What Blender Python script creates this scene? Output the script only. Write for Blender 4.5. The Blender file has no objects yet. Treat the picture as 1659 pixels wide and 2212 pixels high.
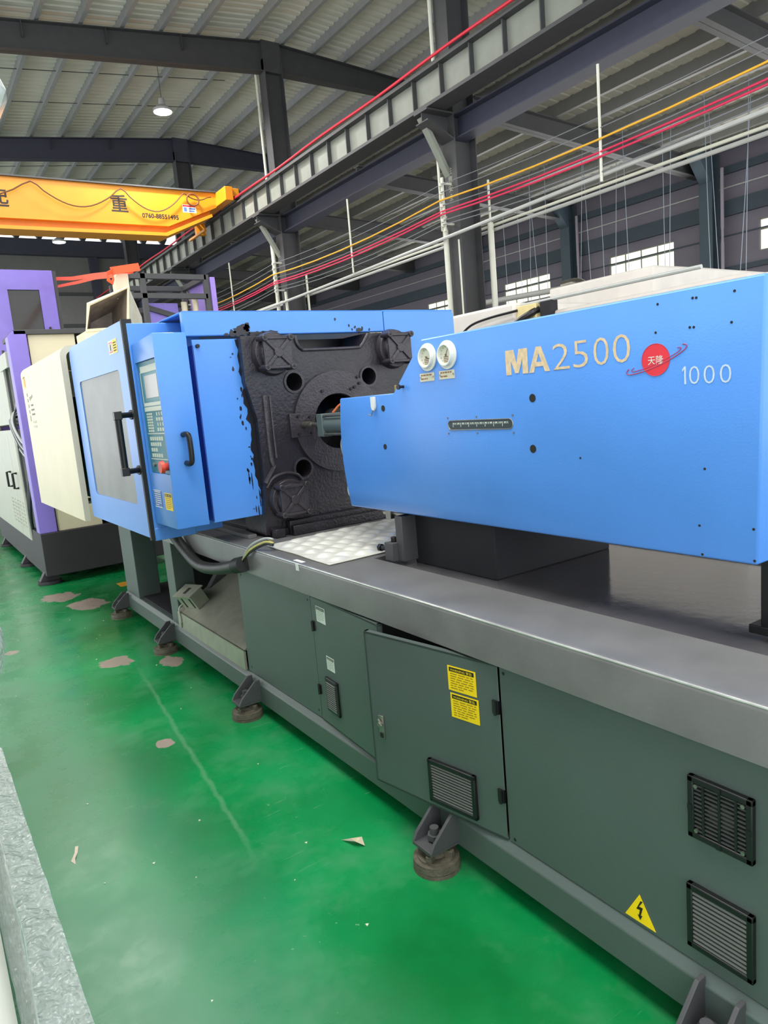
import bpy, bmesh, math, random
from mathutils import Vector, Matrix, noise
random.seed(7)
SC = bpy.context.scene
COL = SC.collection

# ------------------------------------------------------------------ camera, world, light, exposure
def make_camera():
    f, W = 1533.0, 1659.0
    roll, h, t1 = math.radians(4.98), 244.5, 1031.6
    tilt = math.atan(h / f); yaw = math.atan(t1 / math.hypot(f, h))
    F = Vector((math.sin(yaw) * math.cos(tilt), math.cos(yaw) * math.cos(tilt), -math.sin(tilt)))
    R0 = Vector((math.cos(yaw), -math.sin(yaw), 0)); U0 = R0.cross(F)
    c, s = math.cos(roll), math.sin(roll)
    R = c * R0 - s * U0; U = s * R0 + c * U0
    cam = bpy.data.cameras.new('camera'); ob = bpy.data.objects.new('camera', cam); COL.objects.link(ob)
    cam.sensor_fit = 'HORIZONTAL'; cam.sensor_width = 36.0; cam.lens = f / W * 36.0
    cam.clip_start = 0.02; cam.clip_end = 200
    m = Matrix((R, U, -F)).transposed().to_4x4(); m.translation = Vector((0, 0, 1.65))
    ob.matrix_world = m
    SC.camera = ob
make_camera()

def lin(c):
    return tuple(((v / 255) / 12.92 if v / 255 <= 0.04045 else ((v / 255 + 0.055) / 1.055) ** 2.4) for v in c)

world = bpy.data.worlds.new('world'); SC.world = world; world.use_nodes = True
wb = world.node_tree.nodes['Background']
wb.inputs[0].default_value = (0.93, 0.97, 1.0, 1); wb.inputs[1].default_value = 2.1

def area_light(name, loc, rot, sx, sy, watts, col=(1, 1, 1)):
    l = bpy.data.lights.new(name, 'AREA'); l.shape = 'RECTANGLE'; l.size = sx; l.size_y = sy; l.energy = watts; l.color = col
    o = bpy.data.objects.new(name, l); o.location = loc; o.rotation_euler = rot; COL.objects.link(o)
    return o
area_light('fill_light_aisle', (0.2, 2.6, 7.6), (0, 0, 0), 2.6, 9.0, 520, (1.0, 0.99, 0.97))  # unseen fill light added to brighten the aisle floor and bed top
area_light('fill_light_far', (3.5, 13.0, 7.9), (0, 0, 0), 5.0, 7.0, 420, (1.0, 0.98, 0.94))  # unseen fill light added under the closed roof for the far hall
area_light('window_daylight', (14.0, 8.0, 4.1), (0, math.radians(92), 0), 1.6, 22.0, 480, (1.0, 1.0, 0.98))

vs = SC.view_settings
vs.view_transform = 'Standard'; vs.look = 'None'; vs.exposure = 0.25; vs.gamma = 1.0; vs.use_curve_mapping = False

# ------------------------------------------------------------------ materials
MATS = {}
def mat(name, col, rough=0.5, metal=0.0, var=0.08, scale=6.0, bump=0.0, bscale=40.0, emit=None, estr=0.0, spec=0.5, coat=0.0):
    if name in MATS: return MATS[name]
    m = bpy.data.materials.new(name); m.use_nodes = True
    nt = m.node_tree; b = nt.nodes['Principled BSDF']
    c = lin(col)
    b.inputs['Roughness'].default_value = rough; b.inputs['Metallic'].default_value = metal
    b.inputs['Specular IOR Level'].default_value = spec; b.inputs['Coat Weight'].default_value = coat
    tc = nt.nodes.new('ShaderNodeNewGeometry')
    if var > 0:
        n = nt.nodes.new('ShaderNodeTexNoise'); n.inputs['Scale'].default_value = scale; n.inputs['Detail'].default_value = 5
        nt.links.new(tc.outputs['Position'], n.inputs['Vector'])
        r = nt.nodes.new('ShaderNodeMapRange'); r.inputs['From Min'].default_value = .3; r.inputs['From Max'].default_value = .7
        r.inputs['To Min'].default_value = 1 - var; r.inputs['To Max'].default_value = 1 + var
        nt.links.new(n.outputs['Fac'], r.inputs['Value'])
        mx = nt.nodes.new('ShaderNodeMix'); mx.data_type = 'RGBA'; mx.blend_type = 'MULTIPLY'; mx.inputs['Factor'].default_value = 1
        mx.inputs['A'].default_value = (*c, 1); nt.links.new(r.outputs['Result'], mx.inputs['B'])
        nt.links.new(mx.outputs['Result'], b.inputs['Base Color'])
    else:
        b.inputs['Base Color'].default_value = (*c, 1)
    if bump > 0:
        n2 = nt.nodes.new('ShaderNodeTexNoise'); n2.inputs['Scale'].default_value = bscale; n2.inputs['Detail'].default_value = 4
        nt.links.new(tc.outputs['Position'], n2.inputs['Vector'])
        bp = nt.nodes.new('ShaderNodeBump'); bp.inputs['Strength'].default_value = bump; bp.inputs['Distance'].default_value = .01
        nt.links.new(n2.outputs['Fac'], bp.inputs['Height']); nt.links.new(bp.outputs['Normal'], b.inputs['Normal'])
    if emit:
        b.inputs['Emission Color'].default_value = (*lin(emit), 1); b.inputs['Emission Strength'].default_value = estr
    MATS[name] = m
    return m

BLUE = mat('blue_paint', (84, 147, 230), .30, var=.05, scale=2.5, bump=.06, bscale=160)
BLUE2 = mat('blue_paint_shaded_channel', (20, 62, 150), .4, var=.05)  # darker copy of the blue, shade of the recess put into the colour
GREY = mat('grey_green_paint', (80, 92, 88), .42, var=.06, scale=3, bump=.05, bscale=180)
BEDEDGE = mat('bed_edge_highlight', (196, 196, 190), .22, metal=.5, var=.3, scale=9)  # bright line of the bed edge put into a pale, glossy colour
BEDTOP = mat('worn_grey_bed_paint', (112, 111, 110), .28, var=.14, scale=5, bump=.05, bscale=60)
BEDIN = mat('oily_dark_bed_steel', (84, 82, 84), .13, var=.22, scale=6, bump=.04, bscale=25)
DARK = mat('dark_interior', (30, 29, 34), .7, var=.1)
BLACK = mat('black_plastic', (22, 22, 24), .38, var=.05)
SLAT = mat('grey_black_slats', (104, 104, 102), .45, var=.05)
CAST = mat('greasy_cast_iron', (38, 34, 40), .34, var=.25, scale=14, bump=.3, bscale=70)
CASTHI = mat('greasy_cast_iron_cover', (54, 49, 54), .34, var=.25, scale=18, bump=.3, bscale=90)
GREASE = mat('black_grease', (20, 20, 26), .35, var=.2)
STEEL = mat('bare_steel', (150, 148, 140), .32, metal=.85, var=.15, scale=20)
STAIN = mat('dusty_stainless', (158, 158, 142), .42, metal=.35, var=.12, scale=12)
FOOT = mat('dusty_cast_foot', (92, 86, 72), .8, var=.25, scale=30, bump=.4, bscale=120)
CREAM = mat('cream_paint', (224, 214, 184), .45, var=.04, scale=3)
CREAM2 = mat('cream_edge_paint', (200, 196, 178), .5, var=.05)
PURP = mat('purple_paint', (138, 120, 210), .45, var=.05)
PURPL = mat('pale_purple_paint', (158, 132, 214), .45, var=.05)
WHITE = mat('white_enamel', (232, 232, 226), .4, var=.03)
PAPER = mat('label_white', (222, 230, 218), .6, var=.04)
YEL = mat('label_yellow', (250, 214, 10), .5, var=.05)
INK = mat('label_ink', (28, 26, 20), .6, var=0)
INKY = mat('label_ink_faded', (150, 118, 10), .6, var=0)
LBLUE = mat('label_blue', (72, 110, 180), .5, var=.03)
TEAL = mat('keypad_teal', (58, 128, 140), .4, var=.06, scale=30)
LCD = mat('grey_screen', (186, 182, 178), .25, var=.03)
KEY = mat('keypad_keys', (206, 214, 198), .5, var=.05)
RED = mat('red_plastic', (214, 62, 36), .35, var=.05)
LOGO = mat('logo_red', (228, 52, 66), .4, var=.05)
GOLD = mat('worn_gold_letters', (222, 196, 158), .5, var=.16, scale=60)
SILV = mat('silver_letters', (196, 212, 226), .5, var=.08, scale=60)
PANE = mat('scratched_polycarbonate', (124, 126, 124), .38, var=.16, scale=4)
RUB = mat('black_rubber', (26, 27, 27), .6, var=.05)
HOSE = mat('dark_hose', (48, 48, 47), .5, var=.1, bump=.2, bscale=60)
STEELG = mat('structural_dark_grey_paint', (72, 72, 74), .6, var=.08)
STEELB = mat('structural_blue_grey_paint', (66, 68, 84), .6, var=.08)
PURLIN = mat('purlin_grey', (150, 152, 152), .6, var=.06)
WEBP = mat('girder_pale_grey', (138, 142, 132), .55, var=.07)
REDR = mat('red_conductor', (226, 44, 66), .45, var=.03)
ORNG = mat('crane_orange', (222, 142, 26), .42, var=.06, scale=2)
CABLE = mat('grey_cable', (120, 124, 128), .6, var=.03)
CYEL = mat('yellow_cable', (236, 178, 40), .55, var=.03)
CRED = mat('red_cable', (214, 40, 84), .55, var=.03)
PIPE = mat('galvanised_pipe', (186, 188, 184), .4, var=.05)
PVC = mat('white_conduit', (222, 222, 206), .45, var=.03)
WRAP = mat('white_wrapping', (228, 222, 214), .5, var=.06, scale=4, bump=.3, bscale=8)
TANW = mat('wrapped_tan', (206, 198, 190), .55, var=.06, bump=.3, bscale=9)
STRAP = mat('orange_sling', (255, 92, 48), .6, var=.05)
BRUSH = mat('dusty_bin_inside', (128, 116, 106), .6, var=.3, scale=10)
SMOKED = mat('smoked_window', (44, 42, 38), .12, var=.05)
CABG = mat('pale_grey_cabinet', (186, 188, 172), .45, var=.04)
CHIP = mat('cable_black', (40, 44, 46), .5, var=.05)

def mat_floor():
    m = bpy.data.materials.new('green_epoxy_floor'); m.use_nodes = True
    nt = m.node_tree; N = nt.nodes; L = nt.links; b = N['Principled BSDF']
    g = N.new('ShaderNodeNewGeometry'); P = g.outputs['Position']
    def noise_(sc, det=4, src=P, rough=.55):
        n = N.new('ShaderNodeTexNoise'); n.inputs['Scale'].default_value = sc; n.inputs['Detail'].default_value = det
        n.inputs['Roughness'].default_value = rough; L.new(src, n.inputs['Vector']); return n
    def rng(v, a, bb, c, d):
        r = N.new('ShaderNodeMapRange'); r.inputs[1].default_value = a; r.inputs[2].default_value = bb; r.inputs[3].default_value = c; r.inputs[4].default_value = d
        L.new(v, r.inputs[0]); return r.outputs[0]
    def mix(fac, A, B):
        x = N.new('ShaderNodeMix'); x.data_type = 'RGBA'
        if isinstance(fac, float): x.inputs['Factor'].default_value = fac
        else: L.new(fac, x.inputs['Factor'])
        for k, v in (('A', A), ('B', B)):
            if isinstance(v, tuple): x.inputs[k].default_value = (*v, 1)
            else: L.new(v, x.inputs[k])
        return x.outputs['Result']
    def math_(op, a, bb):
        x = N.new('ShaderNodeMath'); x.operation = op
        for i, v in enumerate((a, bb)):
            if isinstance(v, (int, float)): x.inputs[i].default_value = v
            else: L.new(v, x.inputs[i])
        return x.outputs[0]
    big = noise_(1.1, 5)
    col = mix(rng(big.outputs['Fac'], .35, .65, 0, 1), lin((3, 110, 50)), lin((18, 146, 80)))
    # dust film of the walked-on strip, worn in cloudy patches
    dust = noise_(2.3, 8, rough=.65)
    col = mix(rng(dust.outputs['Fac'], .50, .74, 0, .38), col, lin((96, 150, 116)))
    # greyer, paler green further from the machine
    sx = N.new('ShaderNodeSeparateXYZ'); L.new(P, sx.inputs[0])
    aisle = rng(math_('ADD', sx.outputs['X'], math_('MULTIPLY', big.outputs['Fac'], .7)), 1.25, .75, 0, .62)
    col = mix(aisle, col, lin((92, 140, 112)))
    fine = noise_(38, 3)
    specks = rng(fine.outputs['Fac'], .70, .74, 0, .55)
    clump = rng(noise_(1.7, 3).outputs['Fac'], .48, .62, 0, 1)
    col = mix(math_('MULTIPLY', specks, clump), col, lin((150, 176, 150)))
    # long drag scratches
    mp = N.new('ShaderNodeMapping'); mp.inputs['Scale'].default_value = (5.0, 70.0, 1); mp.inputs['Rotation'].default_value = (0, 0, .5); L.new(P, mp.inputs['Vector'])
    sc = noise_(1.0, 3, mp.outputs[0])
    far = rng(noise_(.9, 2).outputs['Fac'], .46, .62, 0, 1)
    col = mix(math_('MULTIPLY', rng(sc.outputs['Fac'], .66, .72, 0, .5), far), col, lin((140, 180, 152)))
    # chipped patches showing the concrete
    warp = noise_(9, 3)
    for (x, y, rx, ry) in ((1.06, 7.46, .17, .20), (1.21, 6.92, .17, .22), (1.0, 5.04, .115, .13), (1.30, 4.75, .075, .13), (.88, 3.54, .05, .055), (.45, 5.9, .05, .06)):
        dx = math_('DIVIDE', math_('SUBTRACT', sx.outputs['X'], x), rx); dy = math_('DIVIDE', math_('SUBTRACT', sx.outputs['Y'], y), ry)
        d = math_('ADD', math_('ADD', math_('MULTIPLY', dx, dx), math_('MULTIPLY', dy, dy)), math_('MULTIPLY', math_('SUBTRACT', warp.outputs['Fac'], .5), 2.6))
        col = mix(rng(d, 1.0, .85, 0, .9), col, lin((164, 144, 136)))
    # scuffed strip where a load was dragged along the aisle
    lx = math_('SUBTRACT', sx.outputs['X'], math_('ADD', .62, math_('MULTIPLY', sx.outputs['Y'], .098)))
    la = math_('ABSOLUTE', math_('ADD', lx, math_('MULTIPLY', math_('SUBTRACT', warp.outputs['Fac'], .5), .04)), 0)
    seg = math_('MULTIPLY', rng(sx.outputs['Y'], 2.3, 2.6, 0, 1), rng(sx.outputs['Y'], 5.0, 4.2, 0, 1))
    col = mix(math_('MULTIPLY', rng(la, .016, .004, 0, .24), seg), col, lin((136, 176, 146)))
    # unseen floor outside the aisle made grey to cut green bounce light
    col = mix(rng(sx.outputs['X'], 3.3, 3.35, 0, 1.0), col, lin((128, 126, 120)))
    col = mix(rng(sx.outputs['X'], -1.55, -1.6, 0, 1.0), col, lin((128, 126, 120)))
    L.new(col, b.inputs['Base Color'])
    L.new(rng(dust.outputs['Fac'], .4, .75, .20, .5), b.inputs['Roughness'])
    b.inputs['Specular IOR Level'].default_value = .5
    bp = N.new('ShaderNodeBump'); bp.inputs['Strength'].default_value = .06; bp.inputs['Distance'].default_value = .02
    L.new(noise_(5, 4).outputs['Fac'], bp.inputs['Height']); L.new(bp.outputs['Normal'], b.inputs['Normal'])
    return m

def mat_film():
    m = bpy.data.materials.new('clear_plastic_film'); m.use_nodes = True
    nt = m.node_tree; N = nt.nodes; L = nt.links; b = N['Principled BSDF']
    b.inputs['Base Color'].default_value = (.90, .95, .93, 1); b.inputs['Roughness'].default_value = .09
    b.inputs['Alpha'].default_value = .50; b.inputs['Specular IOR Level'].default_value = 1.0
    g = N.new('ShaderNodeNewGeometry')
    n = N.new('ShaderNodeTexNoise'); n.inputs['Scale'].default_value = 9; n.inputs['Detail'].default_value = 3
    L.new(g.outputs['Position'], n.inputs['Vector'])
    ad = N.new('ShaderNodeMix'); ad.data_type = 'VECTOR'; ad.inputs['Factor'].default_value = .22
    L.new(g.outputs['Position'], ad.inputs[4]); L.new(n.outputs['Color'], ad.inputs[5])
    h = None
    for sc, k in ((5, 1.0), (17, .42)):
        v = N.new('ShaderNodeTexVoronoi'); v.feature = 'DISTANCE_TO_EDGE'; v.inputs['Scale'].default_value = sc; L.new(ad.outputs[1], v.inputs['Vector'])
        x = N.new('ShaderNodeMath'); x.operation = 'MULTIPLY'; x.inputs[1].default_value = k; L.new(v.outputs['Distance'], x.inputs[0])
        if h is None: h = x.outputs[0]
        else:
            y = N.new('ShaderNodeMath'); y.operation = 'ADD'; L.new(h, y.inputs[0]); L.new(x.outputs[0], y.inputs[1]); h = y.outputs[0]
    bp = N.new('ShaderNodeBump'); bp.inputs['Strength'].default_value = 1.0; bp.inputs['Distance'].default_value = .045
    L.new(h, bp.inputs['Height']); L.new(bp.outputs['Normal'], b.inputs['Normal'])
    return m

# ------------------------------------------------------------------ mesh helpers
class MB:
    def __init__(s): s.v = []; s.f = []; s.mi = []; s.mats = []; s.cur = 0; s.M = None
    def use(s, m):
        if m not in s.mats: s.mats.append(m)
        s.cur = s.mats.index(m); return s
    def add(s, vs_, fs):
        n = len(s.v)
        s.v += [tuple(s.M @ Vector(p)) if s.M else tuple(p) for p in vs_]
        s.f += [tuple(i + n for i in q) for q in fs]; s.mi += [s.cur] * len(fs); return s
    def box(s, x0, x1, y0, y1, z0, z1):
        x0, x1 = min(x0, x1), max(x0, x1); y0, y1 = min(y0, y1), max(y0, y1); z0, z1 = min(z0, z1), max(z0, z1)
        return s.add([(x0, y0, z0), (x1, y0, z0), (x1, y1, z0), (x0, y1, z0), (x0, y0, z1), (x1, y0, z1), (x1, y1, z1), (x0, y1, z1)],
                     [(0, 3, 2, 1), (4, 5, 6, 7), (0, 1, 5, 4), (1, 2, 6, 5), (2, 3, 7, 6), (3, 0, 4, 7)])
    def prism(s, poly, axis, a, b):
        # poly: 2-D points in the other two axes (in x,y,z order), extruded along axis from a to b
        def P(p, t):
            if axis == 'x': return (t, p[0], p[1])
            if axis == 'y': return (p[0], t, p[1])
            return (p[0], p[1], t)
        n = len(poly); vs_ = [P(p, a) for p in poly] + [P(p, b) for p in poly]
        fs = [tuple(range(n)), tuple(range(2 * n - 1, n - 1, -1))] + [(i, i + n, (i + 1) % n + n, (i + 1) % n) for i in range(n)]
        return s.add(vs_, fs)
    def cyl(s, p0, p1, r0, r1=None, n=20, cap=True):
        r1 = r0 if r1 is None else r1
        p0, p1 = Vector(p0), Vector(p1); d = (p1 - p0).normalized()
        a = d.orthogonal().normalized(); b = d.cross(a)
        vs_ = []
        for p, r in ((p0, r0), (p1, r1)):
            for i in range(n):
                t = 2 * math.pi * i / n; vs_.append(p + a * (r * math.cos(t)) + b * (r * math.sin(t)))
        fs = [(i, (i + 1) % n, n + (i + 1) % n, n + i) for i in range(n)]
        if cap: fs += [tuple(range(n - 1, -1, -1)), tuple(range(n, 2 * n))]
        return s.add(vs_, fs)
    def ring(s, c, nrm, ro, ri, t, n=36):
        # flat annulus of thickness t standing out along nrm
        c, d = Vector(c), Vector(nrm).normalized(); a = d.orthogonal().normalized(); b = d.cross(a)
        vs_ = []
        for (r, h) in ((ri, 0), (ri, t), (ro, t), (ro, 0)):
            for i in range(n):
                q = 2 * math.pi * i / n; vs_.append(c + d * h + a * (r * math.cos(q)) + b * (r * math.sin(q)))
        fs = []
        for k in range(4):
            for i in range(n):
                j = (i + 1) % n; k2 = (k + 1) % 4
                fs.append((k * n + i, k * n + j, k2 * n + j, k2 * n + i))
        return s.add(vs_, fs)
    def tube(s, path, r, n=10, res=8, closed=False):
        pts = [Vector(p) for p in path]
        if res > 1 and len(pts) > 2:
            out = []; m = len(pts)
            for i in range(m if closed else m - 1):
                p0 = pts[(i - 1) % m] if (closed or i > 0) else pts[0] * 2 - pts[1]
                p1, p2 = pts[i], pts[(i + 1) % m]
                p3 = pts[(i + 2) % m] if (closed or i + 2 < m) else pts[-1] * 2 - pts[-2]
                for k in range(res):
                    t = k / res
                    out.append(.5 * ((2 * p1) + (p2 - p0) * t + (2 * p0 - 5 * p1 + 4 * p2 - p3) * t * t + (3 * p1 - p0 - 3 * p2 + p3) * t ** 3))
            if not closed: out.append(pts[-1])
            pts = out
        vs_ = []; m = len(pts); a = None
        for i, p in enumerate(pts):
            if closed: d = (pts[(i + 1) % m] - pts[i - 1]).normalized()
            else: d = (pts[min(i + 1, m - 1)] - pts[max(i - 1, 0)]).normalized()
            a = d.orthogonal().normalized() if a is None else (a - d * a.dot(d)).normalized()
            b = d.cross(a)
            for k in range(n):
                t = 2 * math.pi * k / n; vs_.append(p + a * (r * math.cos(t)) + b * (r * math.sin(t)))
        fs = []
        for i in range(m if closed else m - 1):
            for k in range(n):
                j = (i + 1) % m; fs.append((i * n + k, i * n + (k + 1) % n, j * n + (k + 1) % n, j * n + k))
        if not closed: fs += [tuple(range(n - 1, -1, -1)), tuple(range((m - 1) * n, m * n))]
        return s.add(vs_, fs)
    def flat(s, o, r, u, pts, t=.0008):
        # thin plate from 2-D points in the frame (o, r, u), standing t proud along r x u
        o, r, u = Vector(o), Vector(r), Vector(u); nn = r.cross(u).normalized(); n = len(pts)
        A = [o + r * p[0] + u * p[1] for p in pts]; B = [p + nn * t for p in A]
        return s.add(B + A, [tuple(range(n)), tuple(range(2 * n - 1, n - 1, -1))] + [(i + n, (i + 1) % n + n, (i + 1) % n, i) for i in range(n)])
    def rect(s, o, r, u, x0, y0, x1, y1, t=.0008):
        return s.flat(o, r, u, [(x0, y0), (x1, y0), (x1, y1), (x0, y1)], t)
    def text(s, body, o, r, u, w=None, h=None, t=.0006, bold=0.0):
        me = text_mesh(body, bold)
        xs = [v.co.x for v in me.vertices]; ys = [v.co.y for v in me.vertices]
        x0, x1, y0, y1 = min(xs), max(xs), min(ys), max(ys)
        sx = w / (x1 - x0) if w else None; sy = h / (y1 - y0) if h else None
        sx = sx or sy; sy = sy or sx
        o, r, u = Vector(o), Vector(r), Vector(u); nn = r.cross(u).normalized()
        s.add([o + r * ((v.co.x - x0) * sx) + u * ((v.co.y - y0) * sy) + nn * t for v in me.vertices], [tuple(p.vertices) for p in me.polygons])
        bpy.data.meshes.remove(me); return s
    def build(s, name, m=None, parent=None, bevel=0.0, seg=2, smooth=True, recalc=True):
        me = bpy.data.meshes.new(name)
        off = world_of(parent) if parent else (Vector(map(sum, zip(*s.v))) / len(s.v) if False else Vector((0, 0, 0)))
        me.from_pydata([tuple(Vector(p) - off) for p in s.v], [], s.f)
        mats = s.mats if s.mats else [m]
        if s.mats and m and m not in mats: pass
        for k in mats: me.materials.append(k)
        me.polygons.foreach_set('material_index', s.mi if s.mats else [0] * len(me.polygons))
        me.validate()
        if recalc:
            bm = bmesh.new(); bm.from_mesh(me); bmesh.ops.recalc_face_normals(bm, faces=bm.faces); bm.to_mesh(me); bm.free()
        if smooth:
            me.polygons.foreach_set('use_smooth', [True] * len(me.polygons)); me.set_sharp_from_angle(angle=math.radians(38))
        me.update()
        o = bpy.data.objects.new(name, me); COL.objects.link(o)
        if parent: o.parent = parent
        if bevel:
            bv = o.modifiers.new('bevel', 'BEVEL'); bv.width = bevel; bv.segments = seg; bv.limit_method = 'ANGLE'; bv.angle_limit = math.radians(40)
            bv.harden_normals = False
        return o

def world_of(o):
    v = Vector((0, 0, 0))
    while o: v += o.location; o = o.parent
    return v

_fc = None
def text_mesh(body, bold=0.0):
    c = bpy.data.curves.new('text', 'FONT'); c.body = body; c.offset = bold; c.resolution_u = 3
    o = bpy.data.objects.new('text', c); COL.objects.link(o)
    dg = bpy.context.evaluated_depsgraph_get(); dg.update()
    me = bpy.data.meshes.new_from_object(o.evaluated_get(dg))
    bpy.data.objects.remove(o); bpy.data.curves.remove(c)
    return me

def tag(o, label, cat, group=None):
    o['label'] = label; o['category'] = cat
    if group: o['group'] = group
    return o
def struct(o): o['kind'] = 'structure'; return o
def thing(name, loc, label, cat, group=None):
    o = bpy.data.objects.new(name, None); o.location = loc; o.empty_display_size = .2; COL.objects.link(o)
    return tag(o, label, cat, group)
def copy_mesh(o, dv):
    c = o.copy(); c.location = o.location + Vector(dv); COL.objects.link(c); c.parent = o.parent; return c
def carve(o, cutters):
    # real holes: boolean against temporary cutters, result stored as plain mesh
    tmp = []
    for mb in cutters:
        t = mb.build('cutter', DARK, None, smooth=False)
        tmp.append(t)
        md = o.modifiers.new('cut', 'BOOLEAN'); md.object = t; md.operation = 'DIFFERENCE'; md.solver = 'EXACT'
    dg = bpy.context.evaluated_depsgraph_get(); dg.update()
    me = bpy.data.meshes.new_from_object(o.evaluated_get(dg)); me.name = o.name
    o.modifiers.clear(); o.data = me
    for t in tmp: bpy.data.objects.remove(t)
    me.set_sharp_from_angle(angle=math.radians(38))
    return o

LX = (Vector((0, -1, 0)), Vector((0, 0, 1)))       # right / up on a face that looks towards -x
LY = (Vector((1, 0, 0)), Vector((0, 0, 1)))        # right / up on a face that looks towards -y

# ================================================================== SETTING
FLOORM = mat_floor()
def build_setting():
    fl = MB().box(-9, 15.0, -6, 31, -.1, 0).build('floor', FLOORM, smooth=False); struct(fl)
    # yellow walkway line, painted: a paper-thin strip on the floor
    ln = MB().box(1.62, 1.95, 7.35, 7.55, 0, .001).build('trim_1', mat('floor_line_yellow', (226, 160, 40), .5, var=.15)); struct(ln)
    # high bay roof: trapezoidal sheeting with ribs running across, ridge at x=8
    def zr(x): return 9.70 - (.112 * (8 - x) if x < 8 else .055 * (x - 8))
    ys = []; y = -5.0
    while y < 30.6:
        ys += [(y, 0), (y + .10, 0), (y + .125, .035), (y + .175, .035), (y + .20, 0)]; y += .20
    xs = [-9, 8, 12.5]
    vs_ = []; fs = []
    for x in xs: vs_ += [(x, yy, zr(x) + h) for yy, h in ys]
    n = len(ys)
    for k in range(len(xs) - 1):
        fs += [(k * n + i, k * n + i + 1, (k + 1) * n + i + 1, (k + 1) * n + i) for i in range(n - 1)]
    nv = len(vs_); vs_ += [(a, b, c + .05) for a, b, c in vs_]
    fs += [tuple(i + nv for i in reversed(q)) for q in list(fs)]
    roofm = mat('roof_sheet', (222, 222, 210), .5, var=.06, scale=1.2)
    rf = MB().add(vs_, fs).build('ceiling', roofm, smooth=False, recalc=False); struct(rf)
    # purlins: C sections along the hall
    x = -6.05; k = 0
    base = None
    def purlin(x, z, y0, y1, parent, m):
        b = MB().prism([(x, z), (x + .018, z), (x + .018, z - .19), (x + .065, z - .19), (x + .065, z - .165), (x + .075, z - .165), (x + .075, z - .21), (x, z - .21)], 'y', y0, y1)
        return b.build('purlin', m, parent, smooth=False)
    while x < 7.6:
        if abs(x - 7.2) > .1: purlin(x, zr(x) + .03, -4.9, 30.3, rf, PURLIN)
        x += .775
    for x in (7.45, 8.30, 9.1, 9.9, 10.7, 11.5, 12.3): purlin(x, zr(x) + .03, -4.9, 30.3, rf, PURLIN)
    # thin sag rods across the purlins
    for y in (12.2, 17.2, 18.9, 23.6, 25.0):
        MB().cyl((-6, y, zr(-6) - .12), (7.9, y, zr(7.9) - .12), .008, n=6).build('sag_rod', STEELG, rf)
    # rafters: tapered I beams
    def rafter(y, m, parent):
        b = MB()
        for (xa, xb) in ((-9, 7.8), (8.2, 12.5)):
            za, zb = zr(xa) - .22, zr(xb) - .22
            da, db = ((.30, .60) if xa < 0 else (.60, .35))
            b.prism([(xa, za), (xb, zb), (xb, zb - db), (xa, za - da)], 'y', y - .006, y + .006)
            for (s0, s1, t) in ((za, zb, .015), (za - da + .015, zb - db + .015, .015)):
                b.prism([(xa, s0), (xb, s1), (xb, s1 - t), (xa, s0 - t)], 'y', y - .11, y + .11)
        b.box(7.78, 8.22, y - .11, y + .11, zr(8) - .85, zr(8) - .22)
        for xx in (-3, -1.5, 0, 1.5, 3, 4.5, 6): b.box(xx, xx + .012, y - .1, y + .1, zr(xx) - .5, zr(xx) - .22)
        return b.build('rafter', m, parent, smooth=False)
    for y in (3, 9, 15, 21, 27.0): rafter(y, STEELB if y > 20 else STEELG, rf)
    # low side bay roof
    def zl(x): return 6.38 - .045 * (x - 8.3)
    ys = []; y = -3.0
    while y < 30.4:
        ys += [(y, 0), (y + .16, 0), (y + .18, .012), (y + .23, .012), (y + .25, 0)]; y += .25
    vs_ = []; fs = []; n = len(ys)
    for x in (8.3, 14.7): vs_ += [(x, yy, zl(x) + h) for yy, h in ys]
    fs = [(i, i + 1, n + i + 1, n + i) for i in range(n - 1)]
    nv = len(vs_); vs_ += [(a, b, c + .05) for a, b, c in vs_]; fs += [tuple(i + nv for i in reversed(q)) for q in list(fs)]
    rl = MB().add(vs_, fs).build('ceiling_side_bay', mat('roof_sheet_low', (206, 204, 190), .55, var=.07, scale=1.2), smooth=False, recalc=False); struct(rl)
    x = 8.6
    while x < 14.4:
        purlin(x, zl(x) + .012, -2.9, 30.2, rl, mat('purlin_side_bay', (140, 140, 138), .6, var=.06)); x += .72
    for y in (2.0, 5.45, 8.9, 12.3, 15.5, 18.7, 22, 25.2):
        b = MB(); xa, xb = 8.22, 14.5; za, zb = zl(xa) - .22, zl(xb) - .22
        b.prism([(xa, za), (xb, zb), (xb, zb - .38), (xa, za - .28)], 'y', y - .006, y + .006)
        for (s0, s1) in ((za, zb), (za - .265, zb - .365)): b.prism([(xa, s0), (xb, s1), (xb, s1 - .015), (xa, s0 - .015)], 'y', y - .09, y + .09)
        b.build('rafter', STEELG, rl, smooth=False)
    # right wall with window openings
    wallm = mat('wall_sheet_right', (122, 117, 128), .6, var=.05, scale=1.5)
    bays = [(1.2, 2.85, 3.86, 4.46), (4.6, 6.2, 3.86, 4.46), (6.15 + .0, 7.70, 3.86, 4.46), (9.55, 11.23, 3.86, 4.46), (13.09, 14.76, 3.86, 4.46), (16.6, 18.2, 3.86, 4.46), (20.0, 21.7, 3.86, 4.46)]
    bays = [bays[0], (2.7 + .0, 4.3, 3.86, 4.46), bays[2], bays[3], bays[4], bays[5], bays[6]][1:]
    b = MB(); X0, X1 = 14.42, 14.6
    b.box(X0, X1, -3, 30.5, 0, 3.86); b.box(X0, X1, -3, 30.5, 4.46, 6.1)
    yy = -3
    for (ya, yb, z0, z1) in bays: b.box(X0, X1, yy, ya, z0, z1); yy = yb
    b.box(X0, X1, yy, 30.5, 3.86, 4.46)
    wr = b.build('wall_right', wallm, smooth=False); struct(wr)
    gm = mat('girt_blue_grey', (66, 78, 88), .6, var=.06)
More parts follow.
